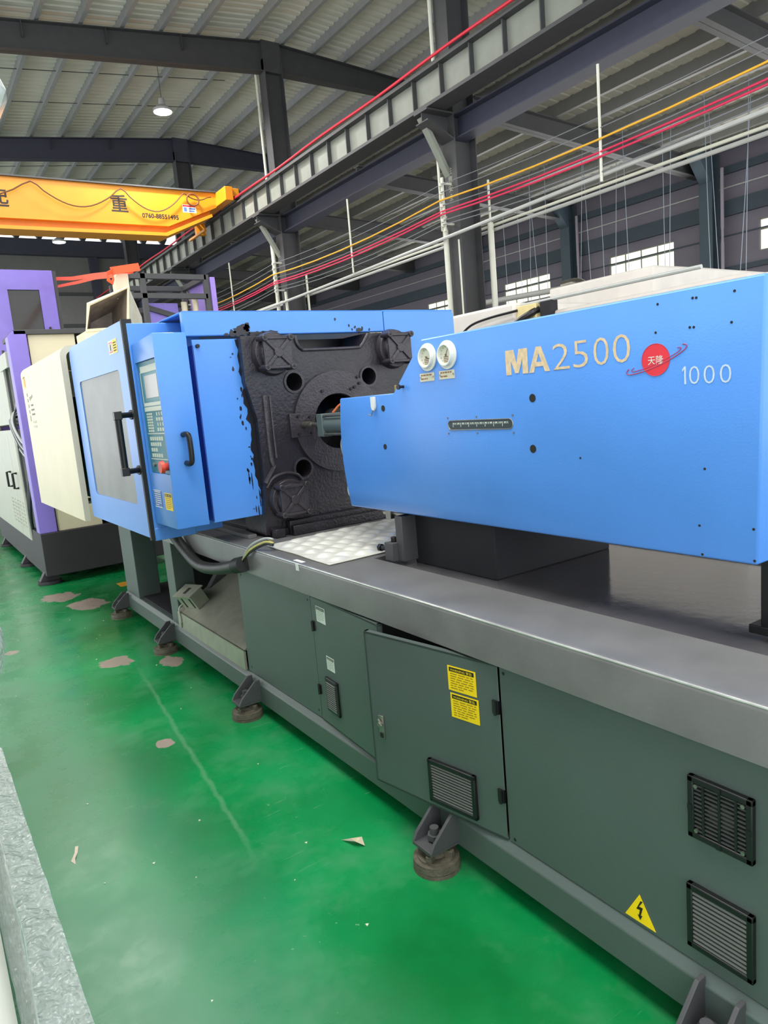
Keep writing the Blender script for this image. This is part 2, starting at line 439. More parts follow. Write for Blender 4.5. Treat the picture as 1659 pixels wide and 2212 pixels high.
    for (z, hgt) in ((2.9, .12), (3.62, .1), (4.80, .30), (5.52, .14), (5.95, .10)):
        MB().box(14.34, 14.42, -3, 30.4, z - hgt / 2, z + hgt / 2).build('girt', gm, wr, smooth=False)
    for z in (3.3, 4.28, 5.2): MB().box(14.39, 14.42, -3, 30.4, z - .012, z + .012).build('girt_seam', PIPE if z > 5 else gm, wr, smooth=False)
    wm = mat('bright_window_pane', (240, 244, 214), .4, var=0, emit=(255, 255, 232), estr=1.15)
    fm = mat('window_frame', (150, 150, 140), .5, var=.04)
    for i, (ya, yb, z0, z1) in enumerate(bays):
        e = bpy.data.objects.new('window_%d' % (i + 1), None); e.location = (14.5, (ya + yb) / 2, z0); COL.objects.link(e); struct(e)
        w = (yb - ya) / 4
        fr = MB()
        for k in range(5): fr.box(14.45, 14.50, ya + k * w - .012, ya + k * w + .012, z0, z1)
        for z in (z0 + .01, z0 + .40, z1 - .01): fr.box(14.44, 14.50, ya, yb, z - .014, z + .014)
        fr.build('window_frame', fm, e, smooth=False)
        for k in range(4):
            MB().box(14.47, 14.48, ya + k * w + .012, ya + (k + 1) * w - .012, z0 + .02, z0 + .388).build('pane', wm, e, smooth=False)
            MB().box(14.47, 14.48, ya + k * w + .012, ya + (k + 1) * w - .012, z0 + .412, z1 - .02).build('pane', wm, e, smooth=False)
    # back wall, open strip under the eaves
    bw = MB().box(1.2, 14.42, 30.4, 30.6, 0, 8.5).build('wall_back', mat('wall_sheet_back', (126, 126, 124), .6, var=.05), smooth=False); struct(bw)
    for z in (2.7, 4.2, 5.5, 6.7): MB().box(1.2, 14.3, 30.32, 30.4, z - .06, z + .06).build('girt', STEELG, bw, smooth=False)
    MB().box(1.2, 14.3, 30.05, 30.30, 8.08, 8.66).build('eave_girder', STEELB, bw, smooth=False)
    for k in range(17): MB().prism([(1.62 + .78 * k, 8.66), (1.74 + .78 * k, 8.66), (1.86 + .78 * k, 8.86), (1.86 + .78 * k, 9.2), (1.50 + .78 * k, 9.2), (1.50 + .78 * k, 8.86)], 'y', 30.1, 30.25).build('purlin_cleat', STEELG, bw, smooth=False)
    for xx in (3.2, 7.42, 9.0, 12): MB().box(xx - .16, xx + .16, 30.15, 30.32, 0, 8.3).build('wall_post', STEELB, bw, smooth=False)
    MB().box(1.2, 14.3, 30.36, 30.41, 0, 2.6).build('painted_dado', mat('dado_tan', (190, 176, 162), .6, var=.04), bw, smooth=False)
    # high bay gable strip above the side bay roof
    hw = MB().box(12.4, 12.5, -4, 30.5, 6.6, 9.3).build('wall_clerestory', mat('wall_sheet_clerestory', (120, 120, 112), .6, var=.05), smooth=False); struct(hw)
build_setting()

# ================================================================== STRUCTURE THINGS
def h_column(y, label, text=None):
    t = thing('steel_column', (8.0, y, 0), label, 'column', 'steel columns under the crane runway')
    MB().box(7.78, 7.795, y - .15, y + .15, 0, 9.1).box(8.205, 8.22, y - .15, y + .15, 0, 9.1).box(7.795, 8.205, y - .006, y + .006, 0, 9.1).build('column_shaft', STEELG, t, smooth=False)
    b = MB().prism([(7.28, 5.86), (7.78, 5.86), (7.78, 5.50), (7.28, 5.72)], 'y', y - .008, y + .008)
    b.box(7.26, 7.8, y - .16, y + .16, 5.845, 5.87).prism([(7.28, 5.72), (7.78, 5.50), (7.78, 5.485), (7.28, 5.705)], 'y', y - .15, y + .15)
    b.build('bracket', STEELG, t, smooth=False)
    MB().prism([(7.30, 5.80), (7.38, 5.80), (7.78, 5.12), (7.78, 5.00)], 'y', y + .02, y + .14).build('knee_brace', WEBP, t, smooth=False)
    if y < 25:
        rk = MB().box(7.58, 7.61, y - .02, y + .02, 4.15, 4.95).box(7.61, 7.78, y - .015, y + .015, 4.25, 4.28).box(7.61, 7.78, y - .015, y + .015, 4.85, 4.88).build('insulator_rack', PVC, t, smooth=False)
        rk['label'] = 'white rack of insulators holding the cables'
        for z in (4.24, 4.31, 4.39, 4.44, 4.53, 4.60, 4.72, 4.84): MB().cyl((7.56, y, z - .022), (7.56, y, z + .022), .03, n=10).build('insulator', PVC, rk)
    if text:
        b = MB()
        for k, ch in enumerate(text):
            b.text(ch, (7.778, y + .06, 5.02 - k * .13), LX[0], LX[1], w=.10, h=.10, t=.001)
        b.build('painted_characters', mat('faded_white_paint', (168, 170, 150), .6, var=.1), t, smooth=False)
    return t
h_column(9, 'nearest dark grey steel column, behind the right end of the blue top panel', '注意安全')
h_column(15, 'second dark grey steel column along the crane runway, behind the blue machine top')
h_column(21, 'third dark grey steel column along the runway, behind the yellow crane end')
h_column(27, 'farthest dark grey steel column on the crane runway near the back wall')

def wall_columns():
    labs = ['blue-grey column on the right wall at the right of the picture', 'blue-grey column on the right wall between two bright windows', 'third blue-grey column on the right wall left of the near steel column']
    for y, lab in zip((8.6, 12.25, 15.9), labs):
        t = thing('wall_column', (14.25, y, 0), lab, 'column', 'columns of the right wall')
        MB().box(14.08, 14.095, y - .14, y + .14, 0, 5.85).box(14.325, 14.34, y - .14, y + .14, 0, 5.85).box(14.095, 14.325, y - .006, y + .006, 0, 5.85).prism([(14.1, 5.3), (14.1, 5.85), (13.6, 5.85)], 'y', y - .12, y + .12).build('column_shaft', mat('wall_column_paint', (74, 90, 100), .6, var=.06), t, smooth=False)
    for y, lab in ((8.32, 'pale grey downpipe right of the right wall column'), (11.97, 'pale grey downpipe on the right wall between the windows'), (15.6, 'pale grey downpipe on the far part of the right wall')):
        b = MB().cyl((14.2, y, 0), (14.2, y, 4.15), .035, n=10).cyl((14.2, y, 4.4), (14.2, y, 5.55), .035, n=10).cyl((14.2, y, 4.15), (14.2, y, 4.4), .028, n=10)
        tag(b.build('downpipe', mat('downpipe_grey', (160, 152, 164), .5, var=.05)), lab, 'pipe', 'downpipes on the right wall')
wall_columns()

def runway():
    t = thing('crane_runway_girder', (7.45, 12, 5.88), 'long pale grey crane runway girder with stiffeners carried on the steel columns', 'girder')
    MB().box(7.44, 7.455, -3, 30, 5.93, 6.42).build('web', WEBP, t, smooth=False)
    MB().box(7.28, 7.64, -3, 30, 5.88, 5.93).build('bottom_flange', STEELG, t, smooth=False)
    MB().box(7.32, 7.58, -3, 30, 6.40, 6.43).box(7.42, 7.48, -3, 30, 6.43, 6.52).build('top_flange', STEELG, t, smooth=False)
    first = None; y = -2.6
    while y < 29.8:
        if first is None:
            first = MB().box(7.36, 7.44, y - .009, y + .009, 5.93, 6.40).build('stiffener', STEELG, t, smooth=False); y0 = y
        else: copy_mesh(first, (0, y - y0, 0))
        y += .66
    b = MB().tube([(7.30, yy, 6.50 + .012 * math.sin(yy * 1.7)) for yy in [(-3 + .6 * i) for i in range(56)]], .022, n=8, res=1)
    tag(b.build('conductor_rail', REDR), 'red conductor rail running along the top of the crane runway girder', 'rail')
    tag(MB().box(7.86, 8.14, -3, 30, 5.52, 5.54).box(7.86, 8.14, -3, 30, 5.86, 5.88).box(7.99, 8.01, -3, 30, 5.54, 5.86).build('eave_beam', STEELB, smooth=False), 'dark eave beam behind and below the crane runway girder', 'beam')
runway()

def crane():
    t = thing('overhead_crane', (2, 16.7, 5.66), 'orange overhead travelling crane with black lettering spanning the upper left', 'crane')
    Y = 16.6
    MB().prism([(-6, 6.64), (7.05, 6.74), (7.05, 6.42), (5.85, 5.93), (-6, 5.83)], 'y', Y, Y + .5).build('girder_web', ORNG, t, smooth=False)
    MB().prism([(-6, 5.83), (5.85, 5.93), (6.95, 6.38), (6.9, 6.25), (5.75, 5.77), (-6, 5.67)], 'y', Y + .12, Y + .38).build('lower_web', mat('crane_orange_shaded', (206, 120, 18), .5, var=.06), t, smooth=False)  # shadow of the recess under the girder painted as a darker orange
    MB().prism([(-6, 5.68), (5.75, 5.78), (6.9, 6.26), (6.92, 6.20), (5.78, 5.71), (-6, 5.61)], 'y', Y - .03, Y + .53).build('bottom_flange', ORNG, t, smooth=False)
    MB().prism([(-6, 6.64), (7.05, 6.74), (7.05, 6.77), (-6, 6.67)], 'y', Y - .06, Y + .56).build('walkway_rail', STEELG, t, smooth=False)
    MB().box(7.05, 7.24, 16.0, 18.6, 6.44, 6.74).box(7.24, 7.44, 16.1, 16.4, 6.56, 6.74).box(7.24, 7.44, 18.15, 18.45, 6.56, 6.74).build('end_truck', ORNG, t, bevel=.01)
    for y in (16.25, 18.3): MB().cyl((7.40, y, 6.66), (7.50, y, 6.66), .135, n=18).build('wheel', STEELG, t)
    MB().prism([(7.0, 6.1), (7.24, 6.1), (7.24, 6.44), (7.0, 6.44)], 'y', 17.9, 18.02).box(6.96, 7.02, 17.3, 18.4, 6.05, 6.10).box(6.96, 7.02, 17.3, 18.4, 6.38, 6.44).build('collector_bracket', ORNG, t, smooth=False)
    # festoon cable in hanging loops
    peaks = [-2.2, .3, 3.05, 4.85, 6.25, 6.9]; path = []
    for a, c in zip(peaks, peaks[1:]):
        sag = .43 if c - a > 1 else .12
        for k in range(8): q = k / 8; path.append((a + (c - a) * q, Y - .09, 6.60 + .008 * a - sag * math.sin(math.pi * q)))
    path.append((6.9, Y - .09, 6.62))
    MB().tube(path, .014, n=6, res=2).build('festoon_cable', mat('brown_cable', (96, 58, 30), .6, var=.05), t)
    MB().tube([(6.45 + .14 * math.cos(q / 10 * 6.28), Y - .1, 6.52 + .13 * math.sin(q / 10 * 6.28)) for q in range(10)], .02, n=6, res=2, closed=True).build('cable_coil', mat('coil_brown', (110, 60, 30), .6), t)
    lm = mat('crane_black_lettering', (36, 28, 20), .6, var=0)
    MB().text('重', (4.62, Y - .002, 6.17), LY[0], LY[1], w=.36, h=.36, bold=.015).build('lettering_second_character', lm, t, smooth=False)
    MB().text('起', (2.25, Y - .002, 6.10), LY[0], LY[1], w=.36, h=.36, bold=.015).build('lettering_first_character', lm, t, smooth=False)
    MB().text('0760-88551495', (5.27, Y - .002, 6.08), LY[0], LY[1], w=.83, h=.105, bold=.03).build('lettering_telephone_number', lm, t, smooth=False)
    MB().use(PAPER).rect((6.22, Y, 6.26), *LY, 0, 0, .32, .17, .002).use(REDR).rect((6.22, Y - .002, 6.26), *LY, .01, .125, .31, .16).use(LBLUE).rect((6.22, Y - .002, 6.26), *LY, .03, .02, .1, .11).rect((6.22, Y - .002, 6.26), *LY, .15, .07, .3, .1).rect((6.22, Y - .002, 6.26), *LY, .15, .02, .28, .05).build('notice_sign', None, t, smooth=False)
crane()

def lamp(x, y, z, ztop, label, watts):
    t = thing('high_bay_lamp', (x, y, z), label, 'lamp', 'round high-bay lamps')
    MB().cyl((x, y, z), (x, y, z + .05), .20, .20, n=28).cyl((x, y, z + .05), (x, y, z + .12), .19, .10, n=28).cyl((x, y, z + .12), (x, y, z + .26), .075, .06, n=16).build('lamp_housing', mat('lamp_alloy', (190, 190, 188), .4, metal=.3), t)
    MB().cyl((x, y, z - .008), (x, y, z), .185, n=28).build('lamp_diffuser', mat('lamp_glow', (255, 255, 250), .4, var=0, emit=(255, 255, 248), estr=9), t)
    MB().cyl((x, y, z + .26), (x, y, ztop), .006, n=6).build('suspension_wire', STEELG, t)
    l = bpy.data.lights.new('lamp_light', 'AREA'); l.shape = 'DISK'; l.size = .36; l.energy = watts; l.color = (1, .99, .96)
    o = bpy.data.objects.new('lamp_light', l); o.parent = t; o.location = (0, 0, -.02); COL.objects.link(o)
lamp(5.75, 15.8, 8.06, 9.23, 'bright round high-bay lamp hanging between the first two rafters', 160)
lamp(5.19, 25.0, 7.40, 9.17, 'small round high-bay lamp glowing below the yellow crane girder', 120)

# ================================================================== CABLES, PIPES
def cables():
    spec = [(4.84, CABLE, .006, 'topmost thin grey cable strung along the columns right of the girder'),
            (4.72, CABLE, .006, 'second thin grey cable strung just above the yellow cable'),
            (4.60, CYEL, .013, 'yellow power cable strung along the steel columns'),
            (4.53, CABLE, .008, 'grey cable strung directly beneath the yellow cable'),
            (4.44, CRED, .013, 'upper red power cable strung along the steel columns'),
            (4.39, CRED, .013, 'lower red power cable strung just under the other red one'),
            (4.31, CABLE, .008, 'thin grey cable strung below the two red cables'),
            (4.24, CABLE, .007, 'lowest thin grey cable strung above the galvanised pipe')]
    for i, (z, m, r, lab) in enumerate(spec):
        x = 7.56 - .02 * (i % 3); path = []
        for a in (-3, 3, 9, 15, 21):
            for k in range(6):
                q = k / 6; path.append((x, a + 6 * q, z - .10 * 4 * q * (1 - q) * (.8 + .1 * (i % 4))))
        path.append((x, 27, z))
        tag(MB().tube(path, r, n=6, res=1).build('power_cable', m), lab, 'cable', 'cables strung along the columns')
    tag(MB().tube([(7.58, -3, 4.13), (7.58, 4, 4.13), (7.60, 8.8, 4.06), (7.62, 14, 3.98), (7.65, 20, 3.95)], .028, n=8, res=3).build('galvanised_pipe', PIPE), 'galvanised pipe running in front of the steel columns below the cables', 'pipe')
    tag(MB().cyl((8.42, -2, 4.24), (8.42, 20, 4.24), .022, n=8).build('pipe_run', PVC), 'upper white pipe of the pair running behind the near steel column', 'pipe')
    tag(MB().cyl((8.40, -2, 4.16), (8.40, 20, 4.16), .028, n=8).build('pipe_run', PIPE), 'lower grey pipe of the pair running behind the near steel column', 'pipe')
    for y, lab in ((5.95, 'white vertical rod steadying the cables at the upper right'), (11.68, 'white vertical rod steadying the cables between the first two columns'), (17.4, 'white vertical rod steadying the cables beyond the second column')):
        tag(MB().cyl((7.545, y, 4.02), (7.545, y, 5.34), .017, n=8).build('cable_spacer_rod', PVC), lab, 'rod', 'white rods steadying the cables')
    for x, y, z0, z1, r, lab in ((7.70, 9.12, 0, 4.2, .045, 'thick white conduit climbing the left side of the nearest column'), (7.70, 9.19, 4.2, 5.5, .022, 'thin white conduit on the upper part of the nearest column'),
                                 (8.3, 8.72, 0, 4.25, .05, 'white conduit climbing the right side of the nearest column'), (8.3, 8.72, 4.25, 4.9, .02, 'thin rod on top of the right-hand conduit of the nearest column'), (7.72, 8.84, 0, 4.0, .014, 'thin pale conduit down the front of the nearest column'),
                                 (7.7, 15.22, 0, 5.4, .045, 'white conduit climbing the second steel column'), (7.7, 14.8, 0, 4.2, .03, 'thin white conduit beside the thick one on the second column'), (7.72, 15.18, 6.5, 8.9, .03, 'white conduit on the upper part of the second steel column'), (7.72, 9.16, 6.5, 9.0, .03, 'white conduit on the upper part of the nearest column'), (8.27, 14.8, 0, 4.6, .025, 'pale pipe on the right side of the second column')):
        tag(MB().cyl((x, y, z0), (x, y, z1), r, n=10).build('conduit', PVC), lab, 'pipe', 'conduits on the steel columns')
    rc = random.Random(3)
    for k in range(16):
        x = 11.2 + rc.random() * 1.6; y = 6.2 + k * .42 + rc.random() * .25; zt = 6.38 - .045 * (x - 8.3) - .03
        dx, dy = rc.uniform(-.15, .15), rc.uniform(-.25, .25)
        tag(MB().tube([(x, y, zt), (x + dx * .4, y + dy * .5, 4.4), (x + dx, y + dy, 2.6)], .006, n=5, res=3).build('hanging_cord', mat('pale_cord', (150, 162, 176), .6, var=0)), 'thin pale cord hanging from the side bay roof before the right wall', 'cord', 'cords hanging before the right wall')
cables()

# ================================================================== THE BLUE MACHINE
def machine():
    T = thing('injection_molding_machine', (2.1, 3.0, 0), 'large blue and grey injection moulding machine standing along the green aisle', 'machine')
    p = lambda mb, n, m=None, par=T, **k: mb.build(n, m, par, **k)
    # ---- bed
    p(MB().prism([(1.40, .075), (1.40, .180), (1.425, .206), (1.56, .206), (1.56, .075)], 'y', -.4, 6.25), 'base_rail', GREY, bevel=.004)
    p(MB().box(2.64, 2.80, -.4, 6.25, .075, .206), 'base_rail', GREY, bevel=.004)
    arc = [(1.395 + .016 - .016 * math.cos(a), .934 + .016 * math.sin(a)) for a in [math.pi / 2 * k / 4 for k in range(5)]]
    near = [(1.395, .814)] + arc + [(1.665, .95), (1.668, .930), (2.56, .930), (2.565, .95), (2.80, .95), (2.80, .814)]
    far = [(1.395, .814)] + arc + [(2.80, .95), (2.80, .814)]
    p(MB().tube([(1.3997, -.4, .9453), (1.3997, 4.2, .9453)], .0036, n=8, res=1), 'edge_highlight', BEDEDGE)  # pale strip added as the highlight along the bed's front edge
    b = MB().prism(near, 'y', -.4, 2.62); p(b, 'bed_top', BEDTOP)
    p(MB().prism(far, 'y', 2.62, 6.25), 'bed_top', BEDTOP)
    p(MB().box(1.672, 2.555, -.4, 2.612, .930, .932), 'bed_recess', BEDIN, smooth=False)
    p(MB().box(1.42, 1.58, -.4, 6.25, .80, .815).box(1.95, 1.97, -.4, 3.66, .2, .81).box(1.45, 2.75, -.4, 6.2, .21, .22), 'bed_inner_wall', DARK, smooth=False)
    p(MB().box(1.42, 1.60, 5.85, 6.23, .206, .814), 'bed_post', GREY, bevel=.004)
    p(MB().box(1.42, 1.56, 4.82, 4.99, .206, .814), 'bed_post', GREY, bevel=.004)
    p(MB().box(1.60, 2.75, 5.2, 5.22, .206, .814).box(2.2, 2.22, 3.7, 6.2, .206, .814), 'bed_rear_wall', DARK, smooth=False)
    # guide rails on the far half of the bed
    for x in (1.50, 1.62): p(MB().box(x, x + .05, 3.62, 6.2, .95, .972), 'guide_strip', BEDTOP, bevel=.003)
    # ---- side panels and doors
    p(MB().box(1.42, 1.436, 2.803, 3.645, .208, .808), 'side_panel', GREY, bevel=.003)
    p(MB().box(1.42, 1.436, -.4, 1.572, .208, .808), 'side_panel', GREY, bevel=.003)
    def screw(y, z, x=1.4195, par=T, r=.006):
        return p(MB().cyl((x, y, z), (x + .004, y, z), r, n=10), 'panel_bolt', INK, par)
    for y, z in ((3.60, .77), (2.83, .775), (2.83, .24), (1.553, .783), (1.546, .224), (3.6, .24)): screw(y, z)
    # open right-hand door: hinged at y=1.578, swung out by ten degrees
    th = math.radians(10.2); H = Vector((1.418, 1.578, 0))
    MC = Matrix.Translation(H) @ Matrix.Rotation(th, 4, 'Z')     # local +y runs from hinge to free edge
    c = MB(); c.M = MC
    c.box(0, .003, 0, .612, .205, .806).box(0, .022, .598, .612, .205, .806).box(0, .022, 0, .612, .796, .806).box(0, .022, 0, .612, .205, .215)
    doorC = p(c, 'cabinet_door', GREY, bevel=.002); doorC['label'] = 'cabinet door standing ajar with two yellow warning labels'
    tb = math.radians(3.2)
    MBB = Matrix.Translation(Vector((1.418, 2.797, 0))) @ Matrix.Rotation(-tb, 4, 'Z')
    c = MB(); c.M = MBB
    c.box(0, .003, -.60, 0, .205, .806).box(0, .022, -.60, -.586, .205, .806).box(0, .022, -.60, 0, .796, .806).box(0, .022, -.60, 0, .205, .215)
    doorB = p(c, 'cabinet_door', GREY, bevel=.002); doorB['label'] = 'cabinet door ajar with two white labels'
    def fr(M, y, z, dx=-.0006):     # frame on a swung door: origin, right, up
        o = M @ Vector((dx, y, z)); r = (M.to_3x3() @ Vector((0, -1, 0))); return o, r, Vector((0, 0, 1))
    def sticker(o, r, u, w, h, base, ink, rows, head=None, headcol=INK, headtxt=YEL, seed=1):
        rr = random.Random(seed); b = MB().use(base).rect(o, r, u, 0, 0, w, h, .0012)
        nn = Vector(r).cross(Vector(u)).normalized(); o2 = Vector(o) + nn * .0012
        top = h * .95
        if head:
            hh = h * .17; b.use(headcol).rect(o2, r, u, w * .06, top - hh, w * .94, top, .0005)
            b.use(headtxt).text(head, o2 + Vector(r) * (w * .10) + Vector(u) * (top - hh * .85), r, u, w=w * .78, h=hh * .66, t=.0009)
            top -= hh * 1.25
        b.use(ink)
        for k in range(rows):
            z1 = top - (k + .25) * top / rows * .92; z0 = z1 - top / rows * .34; x = w * .09
            while x < w * .86:
                l = w * rr.uniform(.08, .26); b.rect(o2, r, u, x, z0, min(x + l, w * .91), z1, .0004); x += l + w * .04
                if k == rows - 1 and x > w * .5: break
        return b
    o, r, u = fr(MC, .205, .675)
    p(sticker(o, r, u, .118, .086, YEL, INKY, 7, 'WARNING 警告', seed=2), 'warning_label', None, doorC, smooth=False)
    o, r, u = fr(MC, .200, .580)
    p(sticker(o, r, u, .118, .086, YEL, INKY, 7, 'WARNING 警告', seed=5), 'warning_label', None, doorC, smooth=False)
    o, r, u = fr(MBB, -.052, .695)
    p(sticker(o, r, u, .088, .072, PAPER, mat('label_ink_grey', (150, 160, 150), .6, var=0), 6, 'WARNING', headtxt=PAPER, seed=8), 'white_label', None, doorB, smooth=False)
    o, r, u = fr(MBB, -.112, .486)
    p(sticker(o, r, u, .074, .062, PAPER, mat('label_ink_grey', (150, 160, 150), .6, var=0), 6, 'WARNING', headtxt=PAPER, seed=9), 'white_label', None, doorB, smooth=False)
    c = MB(); c.M = MC
    c.use(STEEL).box(-.006, 0, .540, .566, .395, .487).use(INK).box(-.009, -.006, .545, .561, .40, .42).use(STEEL).cyl((-.018, .553, .455), (-.006, .553, .455), .009, n=12)
    c.prism([(.545, .445), (.563, .470), (.558, .476), (.540, .452)], 'x', -.016, -.008)
    p(c, 'door_latch', None, doorC, bevel=.001)
    for M, d, ys_, in ((MC, doorC, .012), (MBB, doorB, -.012)):
        for z in (.663, .36):
            c = MB(); c.M = M; c.box(-.006, .012, ys_ - .012, ys_ + .012, z - .022, z + .022).cyl((-.008, ys_, z - .024), (-.008, ys_, z + .024), .006, n=8); p(c, 'hinge', BLACK, d)
    # ---- ventilation grilles
    def grille(y1, y0, z0, z1, rows, M=None, name='vent_grille', fan=False, pro=.016):
        # y1 far side, y0 near side
        def mk():
            b = MB(); b.M = M; return b
        X = 0 if M else 1.42
        g = mk(); w = .016
        for (a, bb, cc, d) in ((y0, y1, z0, z0 + w), (y0, y1, z1 - w, z1), (y0, y0 + w, z0, z1), (y1 - w, y1, z0, z1)): g.box(X - pro, X, a, bb, cc, d)
        G = p(g, name, BLACK, bevel=.003)
        p(mk().box(X - .004, X - .001, y0 + .012, y1 - .012, z0 + .012, z1 - .012), 'grille_back', INK, G, smooth=False)  # black sheet paints in the darkness behind the slats
        hgt = (z1 - z0 - 2 * w) / rows; first = None
        for k in range(rows):
            z = z0 + w + (k + .5) * hgt
            if first is None:
                s = mk()
                if fan: s.box(X - .012, X - .006, y0 + w, y1 - w, z - hgt * .2, z + hgt * .2)
                else: s.prism([(X - .014, z - hgt * .26), (X - .011, z - hgt * .30), (X - .008, z + hgt * .20), (X - .013, z + hgt * .24)], 'y', y0 + w, y1 - w)
                first = p(s, 'slat', SLAT if not fan else mat('fan_guard_grey', (66, 66, 66), .45), G, smooth=False)
            else: copy_mesh(first, (0, 0, k * hgt))
        if fan:
            for k in (1, 2, 3):
                yy = y0 + (y1 - y0) * k / 4; p(mk().box(X - .014, X - .006, yy - .003, yy + .003, z0 + w, z1 - w), 'guard_rib', BLACK, G, smooth=False)
            cy, cz = (y0 + y1) / 2, (z0 + z1) / 2
            p(mk().cyl((X - .0055, cy, cz), (X - .004, cy, cz), .031, n=24), 'fan_hub', STEEL, G)
            for yy, zz in ((y1 - .022, z0 + .022), (y0 + .022, z0 + .022), (y1 - .022, z1 - .022), (y0 + .022, z1 - .022)): p(mk().cyl((X - .017, yy, zz), (X - .01, yy, zz), .005, n=10), 'guard_screw', STEEL, G)
            for yy, zz in ((cy, z0 + .008), (cy, z1 - .008), (y0 + .008, cz), (y1 - .008, cz)): p(mk().box(X - .019, X - .012, yy - .006, yy + .006, zz - .006, zz + .006), 'guard_clip', BLACK, G)
        return G
    grille(.925, .768, .558, .716, 12, name='fan_grille', fan=True)['label'] = 'fan guard with a pale fan hub behind its slats'
    grille(.933, .768, .258, .430, 12)
    grille(.322, .112, .235, .395, 12, M=MC)
    grille(-.090, -.205, .285, .445, 13, M=MBB, fan=False, pro=.01)
    # high-voltage triangle
    tri = MB().use(YEL).flat((1.4195, 1.079, .262), *LX, [(-.047, -.042), (.047, -.042), (0, .04)], .0012)
    tri.use(INK).flat((1.418, 1.079, .262), *LX, [(.004, .024), (-.010, -.006), (.001, -.004), (-.003, -.022), (-.007, -.020), (.001, -.034), (.008, -.018), (.003, -.020), (.010, .006), (-.002, .004), (.010, .024)], .0006)
    p(tri, 'high_voltage_sign', None, smooth=False)
    # ---- levelling feet
    def foot(y):
        x = 1.335
        f = p(MB().cyl((x, y, 0), (x, y, .014), .084, .084, n=32).cyl((x, y, .016), (x, y, .042), .084, .082, n=32).cyl((x, y, .0), (x, y, .05), .070, .066, n=32), 'leveling_foot', FOOT)
        b = MB().cyl((x, y, .05), (x, y, .064), .040, .032, n=20)
        for k in range(4):
            a = k * math.pi / 2 + .5; c_, s_ = math.cos(a), math.sin(a)
            b.M = Matrix.Translation((x, y, 0)) @ Matrix.Rotation(a, 4, 'Z'); b.box(.02, .066, -.011, .011, .045, .074); b.M = None
        p(b, 'foot_spider', FOOT, f, bevel=.003)
        p(MB().cyl((x, y, .06), (x, y, .15), .016, n=14).cyl((x, y, .105), (x, y, .125), .027, n=6), 'leveling_bolt', STEELG, f)
        q = MB().box(1.275, 1.41, y - .055, y + .055, .083, .097)
        for s in (-1, 1): q.prism([(1.275, .095), (1.405, .095), (1.405, .205), (1.375, .205), (1.290, .125)], 'y', y + s * .05 - .006, y + s * .05 + .006)
        p(q, 'foot_bracket', STEELG, f, bevel=.002)
    for y in (.84, 1.866, 3.525, 4.965, 6.19): foot(y)
    # ---- chute under the clamp
    p(MB().box(1.405, 1.42, 3.66, 4.81, .205, .325).box(1.405, 1.44, 3.66, 4.81, .318, .325), 'chute_lip', STAIN, bevel=.002)
    p(MB().prism([(1.41, .314), (1.95, .60), (1.95, .61), (1.41, .3245)], 'y', 3.66, 4.81), 'chute_plate', STAIN, smooth=False)
    p(MB().prism([(1.62, .43), (2.19, .74), (2.19, .80), (1.9, .80)], 'y', 4.74, 4.80), 'chute_gusset', STEELG, smooth=False)
    p(MB().prism([(1.8, .53), (2.19, .74), (2.19, .80), (2.0, .80)], 'y', 4.2, 4.24), 'chute_gusset', STEELG, smooth=False)
    jb = MB(); jb.M = Matrix.Translation((1.47, 4.66, .335)) @ Matrix.Rotation(math.radians(-28), 4, 'Y') @ Matrix.Rotation(math.radians(12), 4, 'Z')
    jb.use(STAIN).box(0, .10, -.10, .10, .02, .13).box(-.012, .115, -.115, .115, .13, .138).use(INK).box(-.002, 0, -.075, -.055, .03, .11).box(-.002, 0, .03, .05, .03, .11).box(.02, .08, -.02, .02, .138, .139)
    p(jb, 'junction_box', None, bevel=.002)
    p(MB().tube([(1.50, 4.70, .40), (1.41, 4.75, .36), (1.40, 4.73, .27), (1.402, 4.74, .215)], .006, n=6).cyl((1.395, 4.735, .255), (1.408, 4.735, .255), .014, n=10), 'junction_lead', STAIN)
    p(MB().tube([(1.20, 4.02, 1.06), (1.33, 4.45, .94), (1.36, 4.33, .83), (1.36, 4.08, .765), (1.36, 3.77, .79), (1.365, 3.43, .862)], .034, n=14), 'cable_hose', HOSE)
    p(MB().cyl((1.363, 3.50, .847), (1.367, 3.41, .868), .042, n=14), 'hose_end', RUB)
    for k, (m, dz) in enumerate(((PIPE, 0), (mat('pale_yellow_wire', (206, 196, 120), .5, var=0), -.018), (CHIP, -.03))):
        p(MB().tube([(1.365, 3.44, .865), (1.38, 3.34, .965 + dz), (1.42, 3.24, 1.012 + dz), (1.45, 3.20, 1.01 + dz), (1.49, 3.36, .985), (1.52, 3.40, .958)], .0055, n=6), 'loose_wire', m)
    # ---- stationary platen
    Y = 3.55
    poly = [(1.575, .965), (1.60, 1.24), (1.60, 1.60), (1.555, 1.80), (1.555, 2.035), (1.87, 2.035), (1.905, 1.955), (2.295, 1.955), (2.35, 2.035), (2.66, 2.035), (2.66, 1.80), (2.60, 1.60), (2.60, 1.30), (2.64, 1.20), (2.64, .965)]
    PL = p(MB().prism(poly, 'y', Y, Y + .28), 'stationary_platen', CAST)
    cuts = [MB().cyl((2.095, Y - .1, 1.545), (2.095, Y + .4, 1.545), .155, n=40)]
    for (x, z) in ((1.840, 1.782), (2.332, 1.786), (1.843, 1.304), (2.338, 1.304)): cuts.append(MB().cyl((x, Y - .1, z), (x, Y + .22, z), .049, n=24))
    carve(PL, cuts)
    p(MB().box(1.60, 2.62, Y + .281, Y + .31, .97, 2.035), 'platen_back', GREASE, PL, smooth=False)  # dark backing plate, shade of the top slot put into its colour
    ro = MB().ring((2.095, Y + .002, 1.545), (0, -1, 0), .285, .158, .022, 48); p(ro, 'locating_ring', CASTHI, PL)
